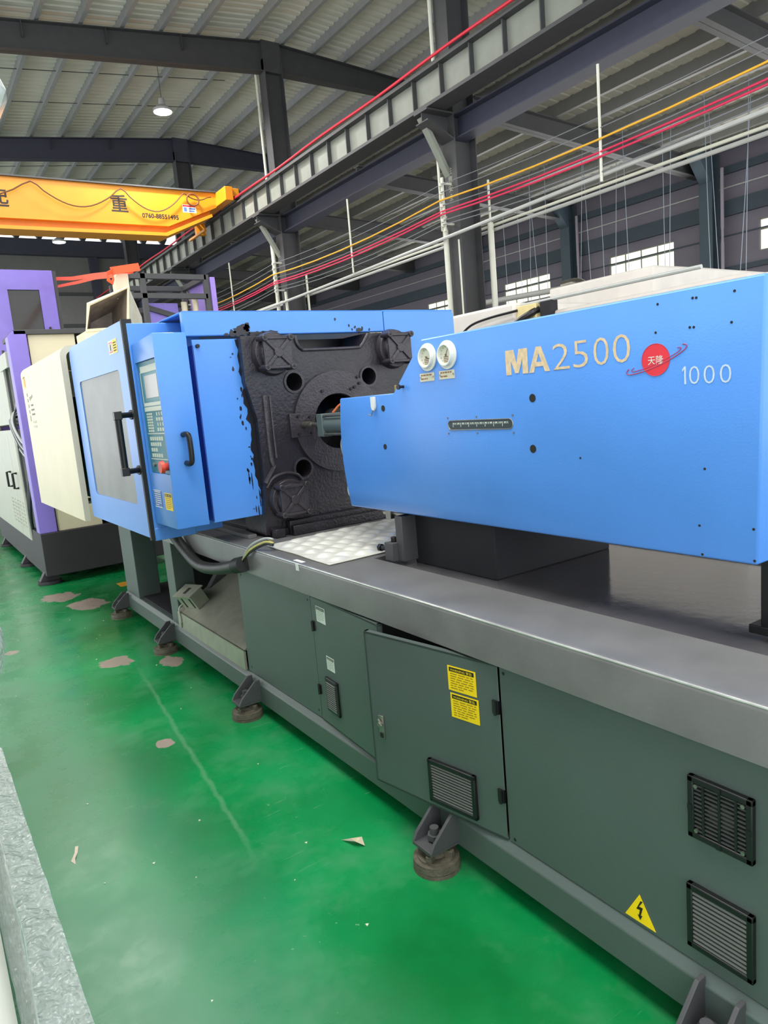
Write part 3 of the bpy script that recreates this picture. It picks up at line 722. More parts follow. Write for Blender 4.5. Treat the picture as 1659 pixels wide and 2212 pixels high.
    for (x, z) in ((1.840, 1.782), (2.332, 1.786), (1.843, 1.304)): p(MB().ring((x, Y + .001, z), (0, -1, 0), .062, .049, .008, 28), 'hole_rim', CASTHI, PL)
    def tie(x, z, turn=0):
        R = .112; b = MB().cyl((x, Y, z), (x, Y - .04, z), .118, .108, n=30).cyl((x, Y - .02, z), (x, Y - .075, z), .088, n=30)
        b.box(x - .082, x + .082, Y - .088, Y - .07, z - .082, z + .082)
        for s in (1, -1):
            b.M = Matrix.Translation((x, 0, z)) @ Matrix.Rotation(s * math.pi / 4, 4, 'Y'); b.box(-.108, .108, Y - .098, Y - .086, -.009, .009); b.M = None
        for k in range(4):
            a, c_ = ((-1, -1), (1, -1), (1, 1), (-1, 1))[k]; b.cyl((x + a * .076, Y - .02, z + c_ * .076), (x + a * .076, Y - .108, z + c_ * .076), .017, n=14)
        for (a, c_) in ((0, 1), (0, -1)): b.box(x - .076, x + .076, Y - .098, Y - .086, z + c_ * .076 - .008, z + c_ * .076 + .008)
        b.cyl((x, Y - .086, z), (x, Y - .1, z), .026, n=20)
        t_ = p(b, 'tie_bar_cover', CASTHI, PL, bevel=.003)
        return t_
    for (x, z) in ((1.722, 1.937), (2.517, 1.937), (1.728, 1.149), (2.517, 1.149)): tie(x, z)
    bo = MB()
    for (x, z) in ((1.722, 1.937), (2.517, 1.937), (1.728, 1.149)):
        for a in (-1, 1):
            for c_ in (-1, 1): bo.cyl((x + a * .076, Y - .100, z + c_ * .076), (x + a * .076, Y - .1095, z + c_ * .076), .008, n=8)
    p(bo, 'cover_bolt_sockets', INK, PL)
    p(MB().tube([(1.872, Y - .004, 2.03), (1.882, Y - .006, 1.985), (1.91, Y - .006, 1.957), (1.95, Y - .006, 1.951), (2.25, Y - .006, 1.953), (2.295, Y - .006, 1.962), (2.335, Y - .006, 2.01), (2.35, Y - .004, 2.03)], .009, n=8), 'top_rim', CASTHI, PL)  # slot lip raised and lightened to stand for its highlight
    p(MB().tube([(1.652, Y, 1.72), (1.652, Y - .002, 1.37), (1.672, Y - .002, 1.345), (1.605, Y, 1.25)], .014, n=8, res=3).tube([(1.685, Y, 1.715), (1.685, Y - .002, 1.38)], .008, n=8, res=1), 'side_rib', CASTHI, PL)
    p(MB().tube([(1.61, Y, 1.225), (1.65, Y - .012, 1.275), (1.72, Y - .014, 1.292), (1.79, Y - .012, 1.278), (1.83, Y, 1.24)], .010, n=8), 'corner_rib', CASTHI, PL)
    mp = p(MB().box(1.782, 1.918, Y - .022, Y + .01, 1.478, 1.612), 'actuator_mount', CASTHI, PL, bevel=.004)
    bb = MB()
    for (x, z) in ((1.832, 1.592), (1.904, 1.585), (1.826, 1.496), (1.904, 1.497)): bb.cyl((x, Y - .022, z), (x, Y - .034, z), .008, n=8)
    for (x, z) in ((2.0, 1.72), (2.19, 1.72), (2.24, 1.785), (2.215, 1.73), (2.25, 1.75)): bb.cyl((x, Y - .02, z), (x, Y - .03, z), .009, n=8)
    p(bb, 'mount_bolts', INK, PL)
    p(MB().text('2500 90', (2.02, Y - .001, 1.875), *LY, w=.13, h=.028, t=.003), 'cast_characters', CASTHI, PL, smooth=False) if False else None
    p(MB().box(1.60, 1.75, Y - .02, Y + .2, .951, .99).box(2.45, 2.62, Y - .02, Y + .2, .951, .99).box(1.60, 1.66, Y - .07, Y, .951, 1.0), 'platen_foot', CAST, PL, bevel=.004)
    p(MB().box(1.70, 2.62, 3.46, 3.49, .951, 1.005).box(1.70, 2.62, 3.50, 3.54, .951, 1.03), 'platen_sill', CAST, PL, bevel=.003)
    # ---- blue fixed guards around the platen
    p(MB().box(1.31, 1.60, 3.60, 3.615, 1.076, 2.028), 'guard_panel', BLUE, bevel=.003)
    p(MB().box(1.262, 1.312, 3.67, 3.68, 1.085, 2.028).box(1.308, 1.314, 3.6, 3.68, 1.085, 2.0), 'guard_channel', BLUE2, smooth=False)
    p(MB().box(1.275, 2.508, 3.60, 3.64, 2.045, 2.172).box(1.275, 3.05, 3.60, 5.33, 2.160, 2.172), 'top_panel', BLUE, bevel=.006)
    p(MB().prism([(2.513, 1.0), (3.058, 1.0), (3.058, 2.145), (3.035, 2.172), (2.513, 2.172)], 'y', 3.601, 3.64), 'top_panel', BLUE, bevel=.004)
    p(MB().cyl((1.335, 3.585, 1.995), (1.335, 3.60, 1.995), .010, n=12), 'guard_bolt', INK)
    # grease smeared from the platen over the blue sheets: irregular thin patches
    rg = random.Random(11); sm = MB().use(GREASE)
    def blob(x, z, rx, rz, n=22, y=3.5985):
        pts = []
        for k in range(n):
            a = 2 * math.pi * k / n; q = 1 + .55 * (rg.random() - .5); pts.append((rx * q * math.cos(a), rz * q * math.sin(a)))
        sm.flat((x, y, z), *LY, pts, .0009)
    edge = [(1.556 + .052 * (2.02 - z) / 1.0 + rg.uniform(-.012, .012) - .012, z) for z in [2.024 - .028 * k for k in range(34)]]
    sm.flat((0, 3.5988, 0), *LY, edge + [(1.60, edge[-1][1]), (1.60, 2.024)], .001)
    for (x, z, a, c_) in ((1.59, 2.07, .045, .030), (1.535, 2.055, .022, .018), (1.67, 2.05, .05, .012), (1.75, 2.054, .05, .012), (1.50, 2.05, .012, .008), (1.62, 2.085, .018, .022)): blob(x, z, a, c_)
    for k in range(22):
        z = rg.uniform(1.1, 2.0); blob(1.53 + .04 * (2.02 - z) + rg.uniform(-.03, .012), z, rg.uniform(.002, .006), rg.uniform(.002, .016), 10)
    for (x, z, hh) in ((1.535, 1.285, .03), (1.55, 1.27, .045), (1.57, 1.1, .03), (1.555, 1.115, .02), (1.585, 1.15, .03), (1.53, 1.33, .008), (1.585, 1.195, .02)): blob(x, z, .003, hh, 14)
    for (x, z) in ((2.17, 2.12), (2.26, 2.085), (2.30, 2.075), (2.35, 2.07), (2.28, 2.062), (2.40, 2.06)): blob(x, z, .006, .008, 10)
    blob(2.33, 2.058, .022, .012)
    p(sm, 'grease_smears', None, smooth=False)['kind'] = 'stuff'
    # ---- safety gate and its fixed post
    p(MB().box(1.07, 1.46, 3.875, 3.90, 1.0, 2.150).box(1.07, 1.30, 3.872, 3.95, .99, 1.06), 'guard_post', BLUE, bevel=.004)
    pts = [(3.905, 1.002), (3.905, 2.172), (5.25, 2.172)] + [(5.25 + .08 * math.sin(a), 2.092 + .08 * math.cos(a)) for a in [math.pi / 2 * k / 5 for k in range(1, 6)]] + [(5.33, 1.002)]
    G = p(MB().prism(pts, 'x', 1.06, 1.10), 'safety_gate', BLUE)
    def rr_(y0, y1, z0, z1, r):
        out = []
        for (cy, cz, a0) in ((y1 - r, z1 - r, 0), (y0 + r, z1 - r, 90), (y0 + r, z0 + r, 180), (y1 - r, z0 + r, 270)):
            for k in range(5): a = math.radians(a0 + 22.5 * k); out.append((cy + r * math.cos(a), cz + r * math.sin(a)))
        return out
    carve(G, [MB().prism(rr_(4.10, 5.13, 1.175, 1.932, .03), 'x', 1.0, 1.2)])
    p(MB().prism(rr_(4.096, 5.134, 1.171, 1.936, .03), 'x', 1.066, 1.072), 'gate_window', PANE, G)
    p(MB().box(1.048, 1.10, 3.878, 3.903, .995, 2.172), 'gate_seal', RUB, G)
    h = MB().cyl((.975, 3.93, 1.36), (.975, 3.93, 1.70), .019, n=16)
    for z in (1.38, 1.68): h.cyl((1.06, 3.955, z), (.975, 3.93, z), .015, n=14).box(.955, .995, 3.91, 3.95, z - .022, z + .022).cyl((1.06, 3.956, z), (1.048, 3.953, z), .026, n=16)
    p(h, 'gate_handle', BLACK, G, bevel=.003)
    b = MB().use(PAPER).rect((1.0598, 4.25, 2.022), *LX, 0, 0, .185, .076, .001).use(YEL).rect((1.0588, 4.25, 2.022), *LX, .095, .003, .182, .073, .0005).use(LOGO).rect((1.0588, 4.25, 2.022), *LX, .012, .01, .085, .066, .0004).use(PAPER).rect((1.0584, 4.25, 2.022), *LX, .018, .016, .079, .060, .0004)
    b.use(INK)
    for k in range(4): b.rect((1.0584, 4.25, 2.022), *LX, .105, .012 + k * .014, .17, .018 + k * .014, .0003)
    b.rect((1.058, 4.25, 2.022), *LX, .04, .02, .058, .055, .0003)
    p(b, 'gate_warning_label', None, G, smooth=False)
    # ---- operator control box
    CB = p(MB().prism([(3.502, 1.09), (3.87, 1.09), (3.87, 2.04), (3.502, 2.056)], 'x', 1.082, 1.250), 'control_box', BLUE, bevel=.004)
    carve(CB, [MB().box(1.0, 1.10, 3.512, 3.852, 1.366, 1.942)])
    XS = 1.094; o = (XS, 3.85, 1.37)
    k = MB().use(TEAL).box(XS, XS + .006, 3.514, 3.850, 1.368, 1.940)
    k.use(mat('panel_cream', (214, 220, 206), .5, var=.03)).rect(o, *LX, .03, .515, .33, .548, .001)
    k.rect(o, *LX, .02, .345, .33, .362, .001).rect(o, *LX, .02, .318, .33, .340, .001).rect(o, *LX, .02, .200, .33, .205, .001).rect(o, *LX, .02, .068, .33, .073, .001).rect(o, *LX, .018, .362, .026, .52, .001)
    k.use(mat('screen_bezel', (70, 140, 150), .4, var=.02)).rect(o, *LX, .06, .37, .325, .508, .001)
    k.use(LCD).rect((XS - .001, 3.85, 1.37), *LX, .085, .385, .30, .498, .0015)
    k.use(KEY)
    for rI in range(7):
        for cI in range(3): k.rect(o, *LX, .045 + cI * .034, .212 + rI * .0145, .045 + cI * .034 + .025, .212 + rI * .0145 + .010, .002)
    for rI in range(4):
        for cI in range(3): k.rect(o, *LX, .20 + cI * .04 + (.012 if rI % 2 else 0), .215 + rI * .026, .20 + cI * .04 + .026, .215 + rI * .026 + .017, .002)
    for rI, nn in ((0, 5), (1, 3), (2, 5), (3, 6)):
        for cI in range(nn): k.rect(o, *LX, .05 + cI * .038, .08 + rI * .029, .05 + cI * .038 + .026, .08 + rI * .029 + .019, .002)
    p(k, 'control_panel', None, CB, smooth=False)
    p(MB().cyl((XS, 3.548, 1.407), (XS - .028, 3.548, 1.407), .020, n=20).cyl((XS - .028, 3.548, 1.407), (XS - .046, 3.548, 1.407), .033, .030, n=24), 'emergency_stop_button', RED, CB)
    p(MB().cyl((XS, 3.775, 1.411), (XS - .01, 3.775, 1.411), .012, n=14), 'key_switch', STEEL, CB)
    p(sticker((1.0815, 3.825, 1.185), *LX, .125, .092, LBLUE, PAPER, 7, seed=21).use(PAPER).rect((1.0808, 3.825, 1.185), *LX, 0, .088, .125, .092).rect((1.0808, 3.825, 1.185), *LX, 0, 0, .125, .004), 'blue_label', None, CB, smooth=False)
    p(sticker((1.0815, 3.645, 1.182), *LX, .112, .088, YEL, INKY, 6, '警告', seed=22), 'yellow_label', None, CB, smooth=False)
    p(MB().tube([(1.170, 3.502, 1.558), (1.172, 3.455, 1.560), (1.178, 3.440, 1.54), (1.178, 3.440, 1.435), (1.172, 3.455, 1.414), (1.170, 3.502, 1.416)], .0135, n=12, res=5), 'box_handle', BLACK, CB)
    # ---- cream rear guard of the clamp
    R_ = .10
    def prof(x0, z1, rad): return [(x0, .96)] + [(x0 + rad - rad * math.cos(a), z1 - rad + rad * math.sin(a)) for a in [math.pi / 2 * q / 6 for q in range(7)]] + [(3.0, z1)]
    outer = prof(1.02, 2.205, .07); inner = [(3.0, 2.165)] + list(reversed(prof(1.06, 2.165, .04)[:-1]))
    RG = p(MB().prism(outer + inner, 'y', 5.44, 7.36), 'rear_guard', CREAM)
    RG['label'] = 'cream rear guard of the clamp with a faded emblem'
    p(MB().box(1.07, 2.9, 7.30, 7.34, .97, 2.16), 'rear_guard_end', CREAM2, RG, smooth=False)
    p(MB().use(CREAM2).prism(outer + inner, 'y', 5.432, 5.441), 'guard_edge', None, RG, smooth=False)
    b = MB().use(YEL).rect((1.0195, 7.26, 2.02), *LX, 0, 0, .11, .10, .001).use(LOGO).rect((1.0185, 7.26, 2.02), *LX, .06, .01, .1, .08, .0005).use(INK).rect((1.0185, 7.26, 2.02), *LX, .01, .082, .04, .095, .0005).rect((1.0185, 7.26, 2.02), *LX, .065, .085, .1, .097, .0005)
    p(b, 'warning_label', None, RG, smooth=False)
    b = MB().use(mat('faded_emblem_grey', (120, 122, 108), .6, var=.1))
    for q in range(5): b.rect((1.0195, 7.05, 1.72), *LX, -.12 + q * .0, .02 + q * .05 if q else 0, -.09, .05 + q * .05, .001)
    for (a0, b0, a1, b1) in ((0, .05, .16, .065), (0, .09, .16, .105), (.02, .13, .14, .145), (.0, .18, .03, .21), (.06, .19, .1, .215), (.13, .20, .16, .225)): b.rect((1.0195, 7.05, 1.72), *LX, a0, b0, a1, b1, .001)
    b.use(mat('faded_emblem_pale', (208, 200, 178), .6, var=.1))
    for q in range(2): b.rect((1.0195, 7.05, 1.66), *LX, .0, .0 + q * .04, .17, .02 + q * .04, .001)
    p(b, 'faded_emblem', None, RG, smooth=False)
    p(MB().box(1.2, 2.2, 6.9, 7.2, .93, .955).cyl((1.35, 6.6, .9), (1.35, 6.6, 1.3), .02), 'rear_tray', STAIN, bevel=.003)
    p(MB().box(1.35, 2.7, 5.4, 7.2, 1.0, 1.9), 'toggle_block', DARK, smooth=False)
    # ---- injection unit
    X = 1.70
    prof_ = [(2.845, 1.667), (2.862, 1.56), (2.870, 1.46), (2.870, 1.38), (2.862, 1.31), (2.850, 1.245), (2.831, 1.166), (.914, 1.163), (.892, 1.859), (2.205, 1.859), (2.415, 1.667)]
    IC = p(MB().prism(prof_, 'x', X, X + .80), 'injection_cover', BLUE, bevel=.006)
    IC['label'] = 'blue injection unit cover with lettering'
    # hollow underneath
    carve(IC, [MB().box(1.72, 2.48, .935, 2.82, 1.0, 1.60)]); bv = IC.modifiers.new('bevel', 'BEVEL'); bv.width = .004; bv.segments = 2; bv.limit_method = 'ANGLE'; bv.angle_limit = math.radians(40)
    XF = X - .0004
    for (y, z, r) in ((2.496, 1.609, .013), (2.505, 1.447, .012), (1.640, 1.610, .0135), (1.649, 1.446, .0135)): p(MB().cyl((X - .0012, y, z), (X + .002, y, z), r, n=18), 'mounting_hole', INK, IC)
    for (y, z) in ((1.176, 1.832), (1.076, 1.832), (1.066, 1.831), (.967, 1.831), (.975, 1.759), (1.085, 1.761), (1.074, 1.76), (1.184, 1.76), (1.067, 1.249), (1.060, 1.172), (.923, 1.254), (.921, 1.174), (1.05, 1.40), (1.455, 1.42)): p(MB().cyl((X - .001, y, z), (X + .002, y, z), .0035, n=10), 'screw_hole', INK, IC)
    def strokes(y0, z0, w, h, polys):
        b = MB()
        for k, pl in enumerate(polys): b.flat((XF - .0001 * k, y0, z0), *LX, [(q[0] * w, q[1] * h) for q in pl], .0008)
        return b
    p(strokes(1.752, 1.690, .100, .080, [[(0, 0), (.24, 0), (.24, 1), (0, 1)], [(.76, 0), (1, 0), (1, 1), (.76, 1)], [(.10, 1), (.38, 1), (.58, .05), (.42, .05)], [(.62, 1), (.90, 1), (.58, .05), (.42, .05)]]), 'lettering_model', GOLD, IC, smooth=False)
    p(strokes(1.648, 1.690, .088, .079, [[(0, 0), (.23, 0), (.60, 1), (.38, 1)], [(.77, 0), (1, 0), (.62, 1), (.40, 1)], [(.25, .22), (.75, .22), (.70, .40), (.30, .40)]]), 'lettering_model', GOLD, IC, smooth=False)
    for i, (ch, y0, y1) in enumerate((('2', 1.546, 1.480), ('5', 1.466, 1.410), ('0', 1.390, 1.336), ('0', 1.322, 1.264))):
        p(MB().text(ch, (XF, y0, 1.690 + .0004 * i), *LX, w=y0 - y1, h=.078, t=.0008, bold=-.012), 'lettering_digit', GOLD, IC, smooth=False)
    p(strokes(1.1085, 1.619, .0105, .0455, [[(.55, 0), (1, 0), (1, 1), (.55, 1)], [(0, .70), (.55, .84), (.55, 1), (0, .82)]]), 'lettering_capacity', SILV, IC, smooth=False)
    for i, (ch, y0, y1) in enumerate((('0', 1.089, 1.060), ('0', 1.049, 1.019), ('0', 1.006, .976))):
        p(MB().text(ch, (XF, y0, 1.618 - .0012 * i), *LX, w=y0 - y1, h=.0455, t=.0008, bold=-.012), 'lettering_capacity', SILV, IC, smooth=False)
    # planet emblem
    cy, cz = 1.186, 1.689; o = (XF, cy, cz)
    b = MB().use(LOGO).flat(o, *LX, [(.0425 * math.cos(2 * math.pi * q / 40), .0425 * math.sin(2 * math.pi * q / 40)) for q in range(40)], .0008)
    b.use(PAPER).text('天隆', (XF - .0008, cy + .023, cz - .012), *LX, w=.047, h=.023, t=.0006)
    ringm = mat('emblem_outline', (176, 58, 96), .5, var=0)
    def orb(a_, b_, tilt, a0, a1, w=.0016):
        pts = []
        for q in range(33):
            t_ = math.radians(a0 + (a1 - a0) * q / 32); x_, y_ = a_ * math.cos(t_), b_ * math.sin(t_); ct, st = math.cos(tilt), math.sin(tilt)
            pts.append(Vector((X - .0012, cy - (x_ * ct - y_ * st), cz + x_ * st + y_ * ct)))
        return pts
    b.use(ringm)
    b.tube(orb(.097, .017, .30, 153, 387), .0013, n=5, res=1); b.tube(orb(.080, .010, .30, 150, 390), .0010, n=5, res=1)
    b.tube([(X - .0012, cy + .0425 * math.cos(q / 20 * 3.1416), cz + .0425 * math.sin(q / 20 * 3.1416)) for q in range(41)], .0008, n=5, res=1)
    p(b, 'planet_emblem', None, IC, smooth=False)
    # position scale window
    def slot(y0, y1, z0, z1, n=10):
        r = (z1 - z0) / 2; zc = (z0 + z1) / 2
        return [(y1 - r + r * math.cos(a), zc + r * math.sin(a)) for a in [math.pi / 2 - math.pi * q / n for q in range(n + 1)]] + [(y0 + r - r * math.cos(a), zc - r * math.sin(a)) for a in [math.pi / 2 - math.pi * q / n for q in range(n + 1)]]
    s = MB().use(mat('scale_dark', (52, 64, 68), .4)).prism(slot(1.738, 2.070, 1.5155, 1.5445), 'x', X - .0012, X + .001)
    s.use(PAPER)
    for q in range(34): s.rect((X - .0012, 2.046 - q * .0087, 1.523), *LX, 0, .008 if q % 5 else .0, .0022, .016, .0004)
    for q in range(22): s.rect((X - .0012, 2.045 - q * .0135, 1.534), *LX, 0, 0, .005, .004, .0004)
    p(s, 'position_scale', None, IC, smooth=False)
    p(MB().tube([(X - .001, y, z) for (y, z) in slot(1.735, 2.073, 1.513, 1.547)], .002, n=6, res=1, closed=True), 'scale_rim', STEEL, IC)
    b = MB()
    for y in (2.075, 1.915, 1.733):
        for z in (1.558, 1.500): b.cyl((X - .003, y, z), (X, y, z), .0035, n=8)
    p(b, 'scale_screws', STEEL, IC)
    def gauge(yc, zc, ang, lab):
        r = .052
        g = p(MB().ring((X, yc, zc), (-1, 0, 0), r, r * .70, .006, 40).ring((X - .004, yc, zc), (-1, 0, 0), r * .76, r * .66, .016, 40), 'pressure_gauge', WHITE, bevel=.001); g['label'] = lab
        p(MB().cyl((X - .002, yc, zc), (X - .007, yc, zc), r * .68, n=36), 'gauge_dial', mat('gauge_dial', (226, 224, 204), .5, var=.05, scale=60), g)
        d = MB()
        for q in range(11):
            a = math.radians(225 - 27 * q); d.M = Matrix.Translation((X - .0072, yc, zc)) @ Matrix.Rotation(a, 4, 'X'); d.box(-.0005, 0, r * .5, r * .6, -.0007, .0007)
        d.M = None
        for q in range(4): d.rect((X - .0072, yc + .018, zc - .026 + q * .006), *LX, .004, 0, .030, .003, .0004)
        d.M = Matrix.Translation((X - .0085, yc, zc)) @ Matrix.Rotation(ang, 4, 'X'); d.box(-.0008, 0, -.008, r * .52, -.0009, .0009); d.cyl((-.002, 0, 0), (0, 0, 0), .004, n=12)
        p(d, 'gauge_needle', mat('gauge_ink', (120, 84, 70), .5, var=0), g, smooth=False)
    gauge(2.166, 1.789, math.radians(200), 'left white pressure gauge'); gauge(2.050, 1.787, math.radians(118), 'right white pressure gauge')
    for (y0, z0, sd) in ((2.224, 1.700, 3), (2.105, 1.701, 4)):
        n_ = sticker((XF, y0, z0), *LX, .088, .031, mat('plate_cream', (224, 216, 190), .5), mat('plate_ink', (150, 104, 70), .6, var=0), 2, seed=sd).use(STEEL)
        for yy in (.006, .082): n_.cyl((X - .003, y0 - yy, z0 + .0155), (X, y0 - yy, z0 + .0155), .004, n=8)
        p(n_, 'gauge_name_plate', None, IC, smooth=False)
    p(MB().use(WHITE).flat((XF, 2.575, 1.600), *LX, [(0, .06), (0, .018), (.006, .006), (.015, 0), (.024, .006), (.03, .018), (.03, .06)], .010).use(STEEL).tube([(X - .012, 2.558, 1.605), (X - .014, 2.563, 1.592), (X - .012, 2.575, 1.582), (X - .02, 2.587, 1.588)], .0025, n=6), 'hook_plate', None, IC, bevel=.002)
    p(MB().use(BLACK).cyl((X, 2.339, 1.690), (X - .02, 2.342, 1.690), .006, n=10).cyl((X - .018, 2.345, 1.690), (X - .024, 2.345, 1.690), .011, n=12), 'toggle_knob', None, IC)
    # carriage under the cover
    p(MB().box(1.78, 2.44, 1.95, 2.46, .951 - .02, 1.15), 'injection_base', DARK, bevel=.006)
    p(MB().box(1.705, 1.80, 2.44, 2.49, .951, 1.148), 'base_end_plate', STEELG, bevel=.003)
    p(MB().use(STEELG).box(1.678, 1.742, 2.485, 2.545, .951, 1.03).use(BLACK).cyl((1.71, 2.545, .995), (1.70, 2.60, .995), .011, n=12).cyl((1.70, 2.60, .995), (1.698, 2.617, .995), .018, n=6).cyl((1.71, 2.515, 1.03), (1.71, 2.515, 1.052), .014, n=6), 'stop_block', None, bevel=.002)
    p(MB().cyl((1.80, 2.70, 1.135), (1.80, 2.0, 1.135), .014, n=12).box(1.775, 1.825, 2.62, 2.66, 1.11, 1.16), 'guide_rod', STEEL, bevel=.002)
    p(MB().box(1.80, 1.86, .90, .96, .9515, 1.17).box(1.785, 1.90, .86, .985, .9515, .975), 'cover_leg', BLACK, bevel=.003)
    p(MB().box(2.34, 2.40, .90, .96, .9515, 1.17), 'cover_leg', BLACK, bevel=.003)
    # barrel, nozzle and pull-in cylinder
    p(MB().cyl((2.095, 3.75, 1.545), (2.095, 3.60, 1.545), .028, .05, n=24).cyl((2.095, 3.60, 1.545), (2.095, 2.60, 1.545), .075, n=28), 'nozzle_barrel', DARK)
    ac = p(MB().box(1.845, 1.965, 3.29, 3.35, 1.478, 1.598), 'pull_in_cylinder', mat('cylinder_grey_green', (92, 104, 102), .4, var=.08), bevel=.004)
    p(MB().cyl((1.895, 3.33, 1.538), (1.895, 2.6, 1.538), .046, n=24), 'cylinder_tube', mat('cylinder_grey_green', (92, 104, 102), .4), ac)
    b = MB()
    for (x, z) in ((1.857, 1.49), (1.953, 1.49), (1.857, 1.586), (1.953, 1.586)): b.cyl((x, 3.30, z), (x, 2.6, z), .007, n=8)
    p(b, 'cylinder_tie_rods', STEEL, ac)
    b = MB().cyl((1.862, 3.53, 1.545), (1.872, 3.34, 1.542), .011, n=14)
    for q in range(6): b.cyl((1.862 + .0012 * q, 3.525 - q * .016, 1.545), (1.862 + .0012 * q, 3.517 - q * .016, 1.545), .0165, n=14)
    p(b, 'cylinder_rod', STEEL, ac)
    p(MB().tube([(1.93, 3.20, 1.49), (1.91, 3.21, 1.43), (1.90, 3.16, 1.36), (1.90, 3.06, 1.32), (1.92, 2.9, 1.31)], .012, n=10), 'hydraulic_hose', PIPE)
    p(MB().tube([(1.90, 3.02, 1.30), (1.87, 3.10, 1.25), (1.86, 3.10, 1.18), (1.88, 3.02, 1.13), (1.90, 2.9, 1.14)], .006, n=8), 'cable_loop', PIPE)
    p(MB().tube([(1.90, 3.26, 1.60), (1.93, 3.22, 1.64), (1.96, 3.12, 1.655), (2.0, 2.9, 1.62)], .006, n=8), 'orange_wire', mat('orange_wire', (206, 110, 60), .5))
    p(MB().box(1.74, 1.80, 2.42, 2.46, 1.66, 1.70), 'cover_clip', mat('brass_clip', (150, 130, 70), .5), bevel=.002)
machine()

# ================================================================== LOOSE THINGS ON THE BED AND FLOOR
def loose():
    # reflective bubble-pattern sheet: quilted grid with diamond dimples
    corners = [Vector((1.475, 3.34, .953)), Vector((1.458, 2.66, .953)), Vector((2.28, 2.67, .953)), Vector((2.30, 3.40, .953))]
    nu, nv = 108, 92; vs_ = []; fs = []
    for j in range(nv + 1):
        for i in range(nu + 1):
            u, v = i / nu, j / nv
            P = (corners[0] * (1 - u) + corners[3] * u) * (1 - v) + (corners[1] * (1 - u) + corners[2] * u) * v
            a, b = u * 11, v * 11
            q_ = abs(math.sin(math.pi * (a + b) * .5)) * abs(math.sin(math.pi * (a - b) * .5)); P.z += .003 + .0150 * min(1, q_ * 1.25) * min(1, 12 * min(u, 1 - u), 12 * min(v, 1 - v)) + .004 * noise.noise((u * 3, v * 3, 2))
            vs_.append(tuple(P))
    for j in range(nv):
        for i in range(nu): k = j * (nu + 1) + i; fs.append((k, k + 1, k + nu + 2, k + nu + 1))
    n = len(vs_); vs_ += [(x, y, .952) for x, y, z in vs_]; fs += [tuple(q + n for q in reversed(f)) for f in list(fs)]
    m = mat('quilted_foil', (240, 238, 226), .32, metal=.3, var=.08, scale=7)
    tag(MB().add(vs_, fs).build('foil_sheet', m, recalc=False), 'silvery white quilted foil sheet lying on the machine bed before the platen', 'sheet')
    t = thing('hand_tool', (1.98, 2.12, .932), 'small black and silver hand tool lying under the blue cover edge', 'tool')
    MB().box(1.93, 1.975, 2.05, 2.24, .933, .956).cyl((1.95, 2.24, .933), (1.95, 2.24, .957), .035, n=18).cyl((1.955, 2.06, .933), (1.955, 2.06, .955), .04, n=18).build('tool_body', BLACK, t, bevel=.005)
    b = MB(); b.M = Matrix.Translation((2.06, 2.10, 1.012)) @ Matrix.Rotation(math.radians(-50), 4, 'Y') @ Matrix.Rotation(.3, 4, 'Z'); b.box(-.09, .09, -.045, .045, -.008, .008); b.use(INK) if False else None
    b.build('tool_plate', STEEL, t, bevel=.003)
    tag(MB().prism([(2.83, .9502), (2.90, .9502), (2.915, .9512), (2.83, .9512)], 'x', 1.41, 1.432).box(1.3935, 1.3945, 2.83, 2.86, .915, .945).build('white_paint_scrap', WHITE, smooth=False), 'small white scrap stuck on the bed edge near the foil sheet', 'scrap')
    # litter
    b = MB().add([(1.18 + (x - 1.19) * .6, 2.17 + (y - 2.17) * .6, z * .7) for x, y, z in ((1.14, 2.26, .001), (1.20, 2.17, .004), (1.17, 2.14, .035), (1.22, 2.10, .006), (1.235, 2.155, .03), (1.18, 2.20, .022))], [(0, 1, 5), (1, 2, 5), (1, 3, 2), (1, 4, 3), (0, 5, 2), (1, 5, 4)])
    tag(b.build('foil_scrap', mat('crumpled_foil', (214, 206, 180), .3, metal=.4), recalc=False, smooth=False), 'crumpled pale foil scrap on the green floor beside the round foot', 'scrap')
    b = MB().add([(.31 + (x - .31) * .55, 2.85 + (y - 2.85) * .55, z) for x, y, z in ((.27, 2.78, .001), (.31, 2.86, .004), (.33, 2.86, .001), (.30, 2.78, .006), (.35, 2.93, .004), (.33, 2.95, .001), (.29, 2.72, .001))], [(0, 3, 1), (3, 2, 1), (1, 2, 4), (1, 4, 5), (0, 6, 3)])
    tag(b.build('paper_scrap', mat('torn_paper', (220, 200, 180), .6), recalc=False, smooth=False), 'torn paper scrap on the floor near the plastic-wrapped crate', 'scrap')
    rr = random.Random(5)
    for k in range(26):
        x, y = rr.uniform(.35, 1.25), rr.uniform(1.5, 6.5); s = rr.uniform(.003, .007)
        a = rr.random() * 3
        b = MB().prism([(x + s * math.cos(a), y + s * math.sin(a)), (x + s * math.cos(a + 2), y + s * math.sin(a + 2)), (x + s * math.cos(a + 4.2), y + s * math.sin(a + 4.2))], 'z', .0002, .003)
        tag(b.build('paint_flake', mat('pale_flake', (218, 220, 196), .6, var=0), smooth=False), 'tiny pale paint flake on the green floor', 'flake', 'pale flakes scattered on the green floor')
loose()

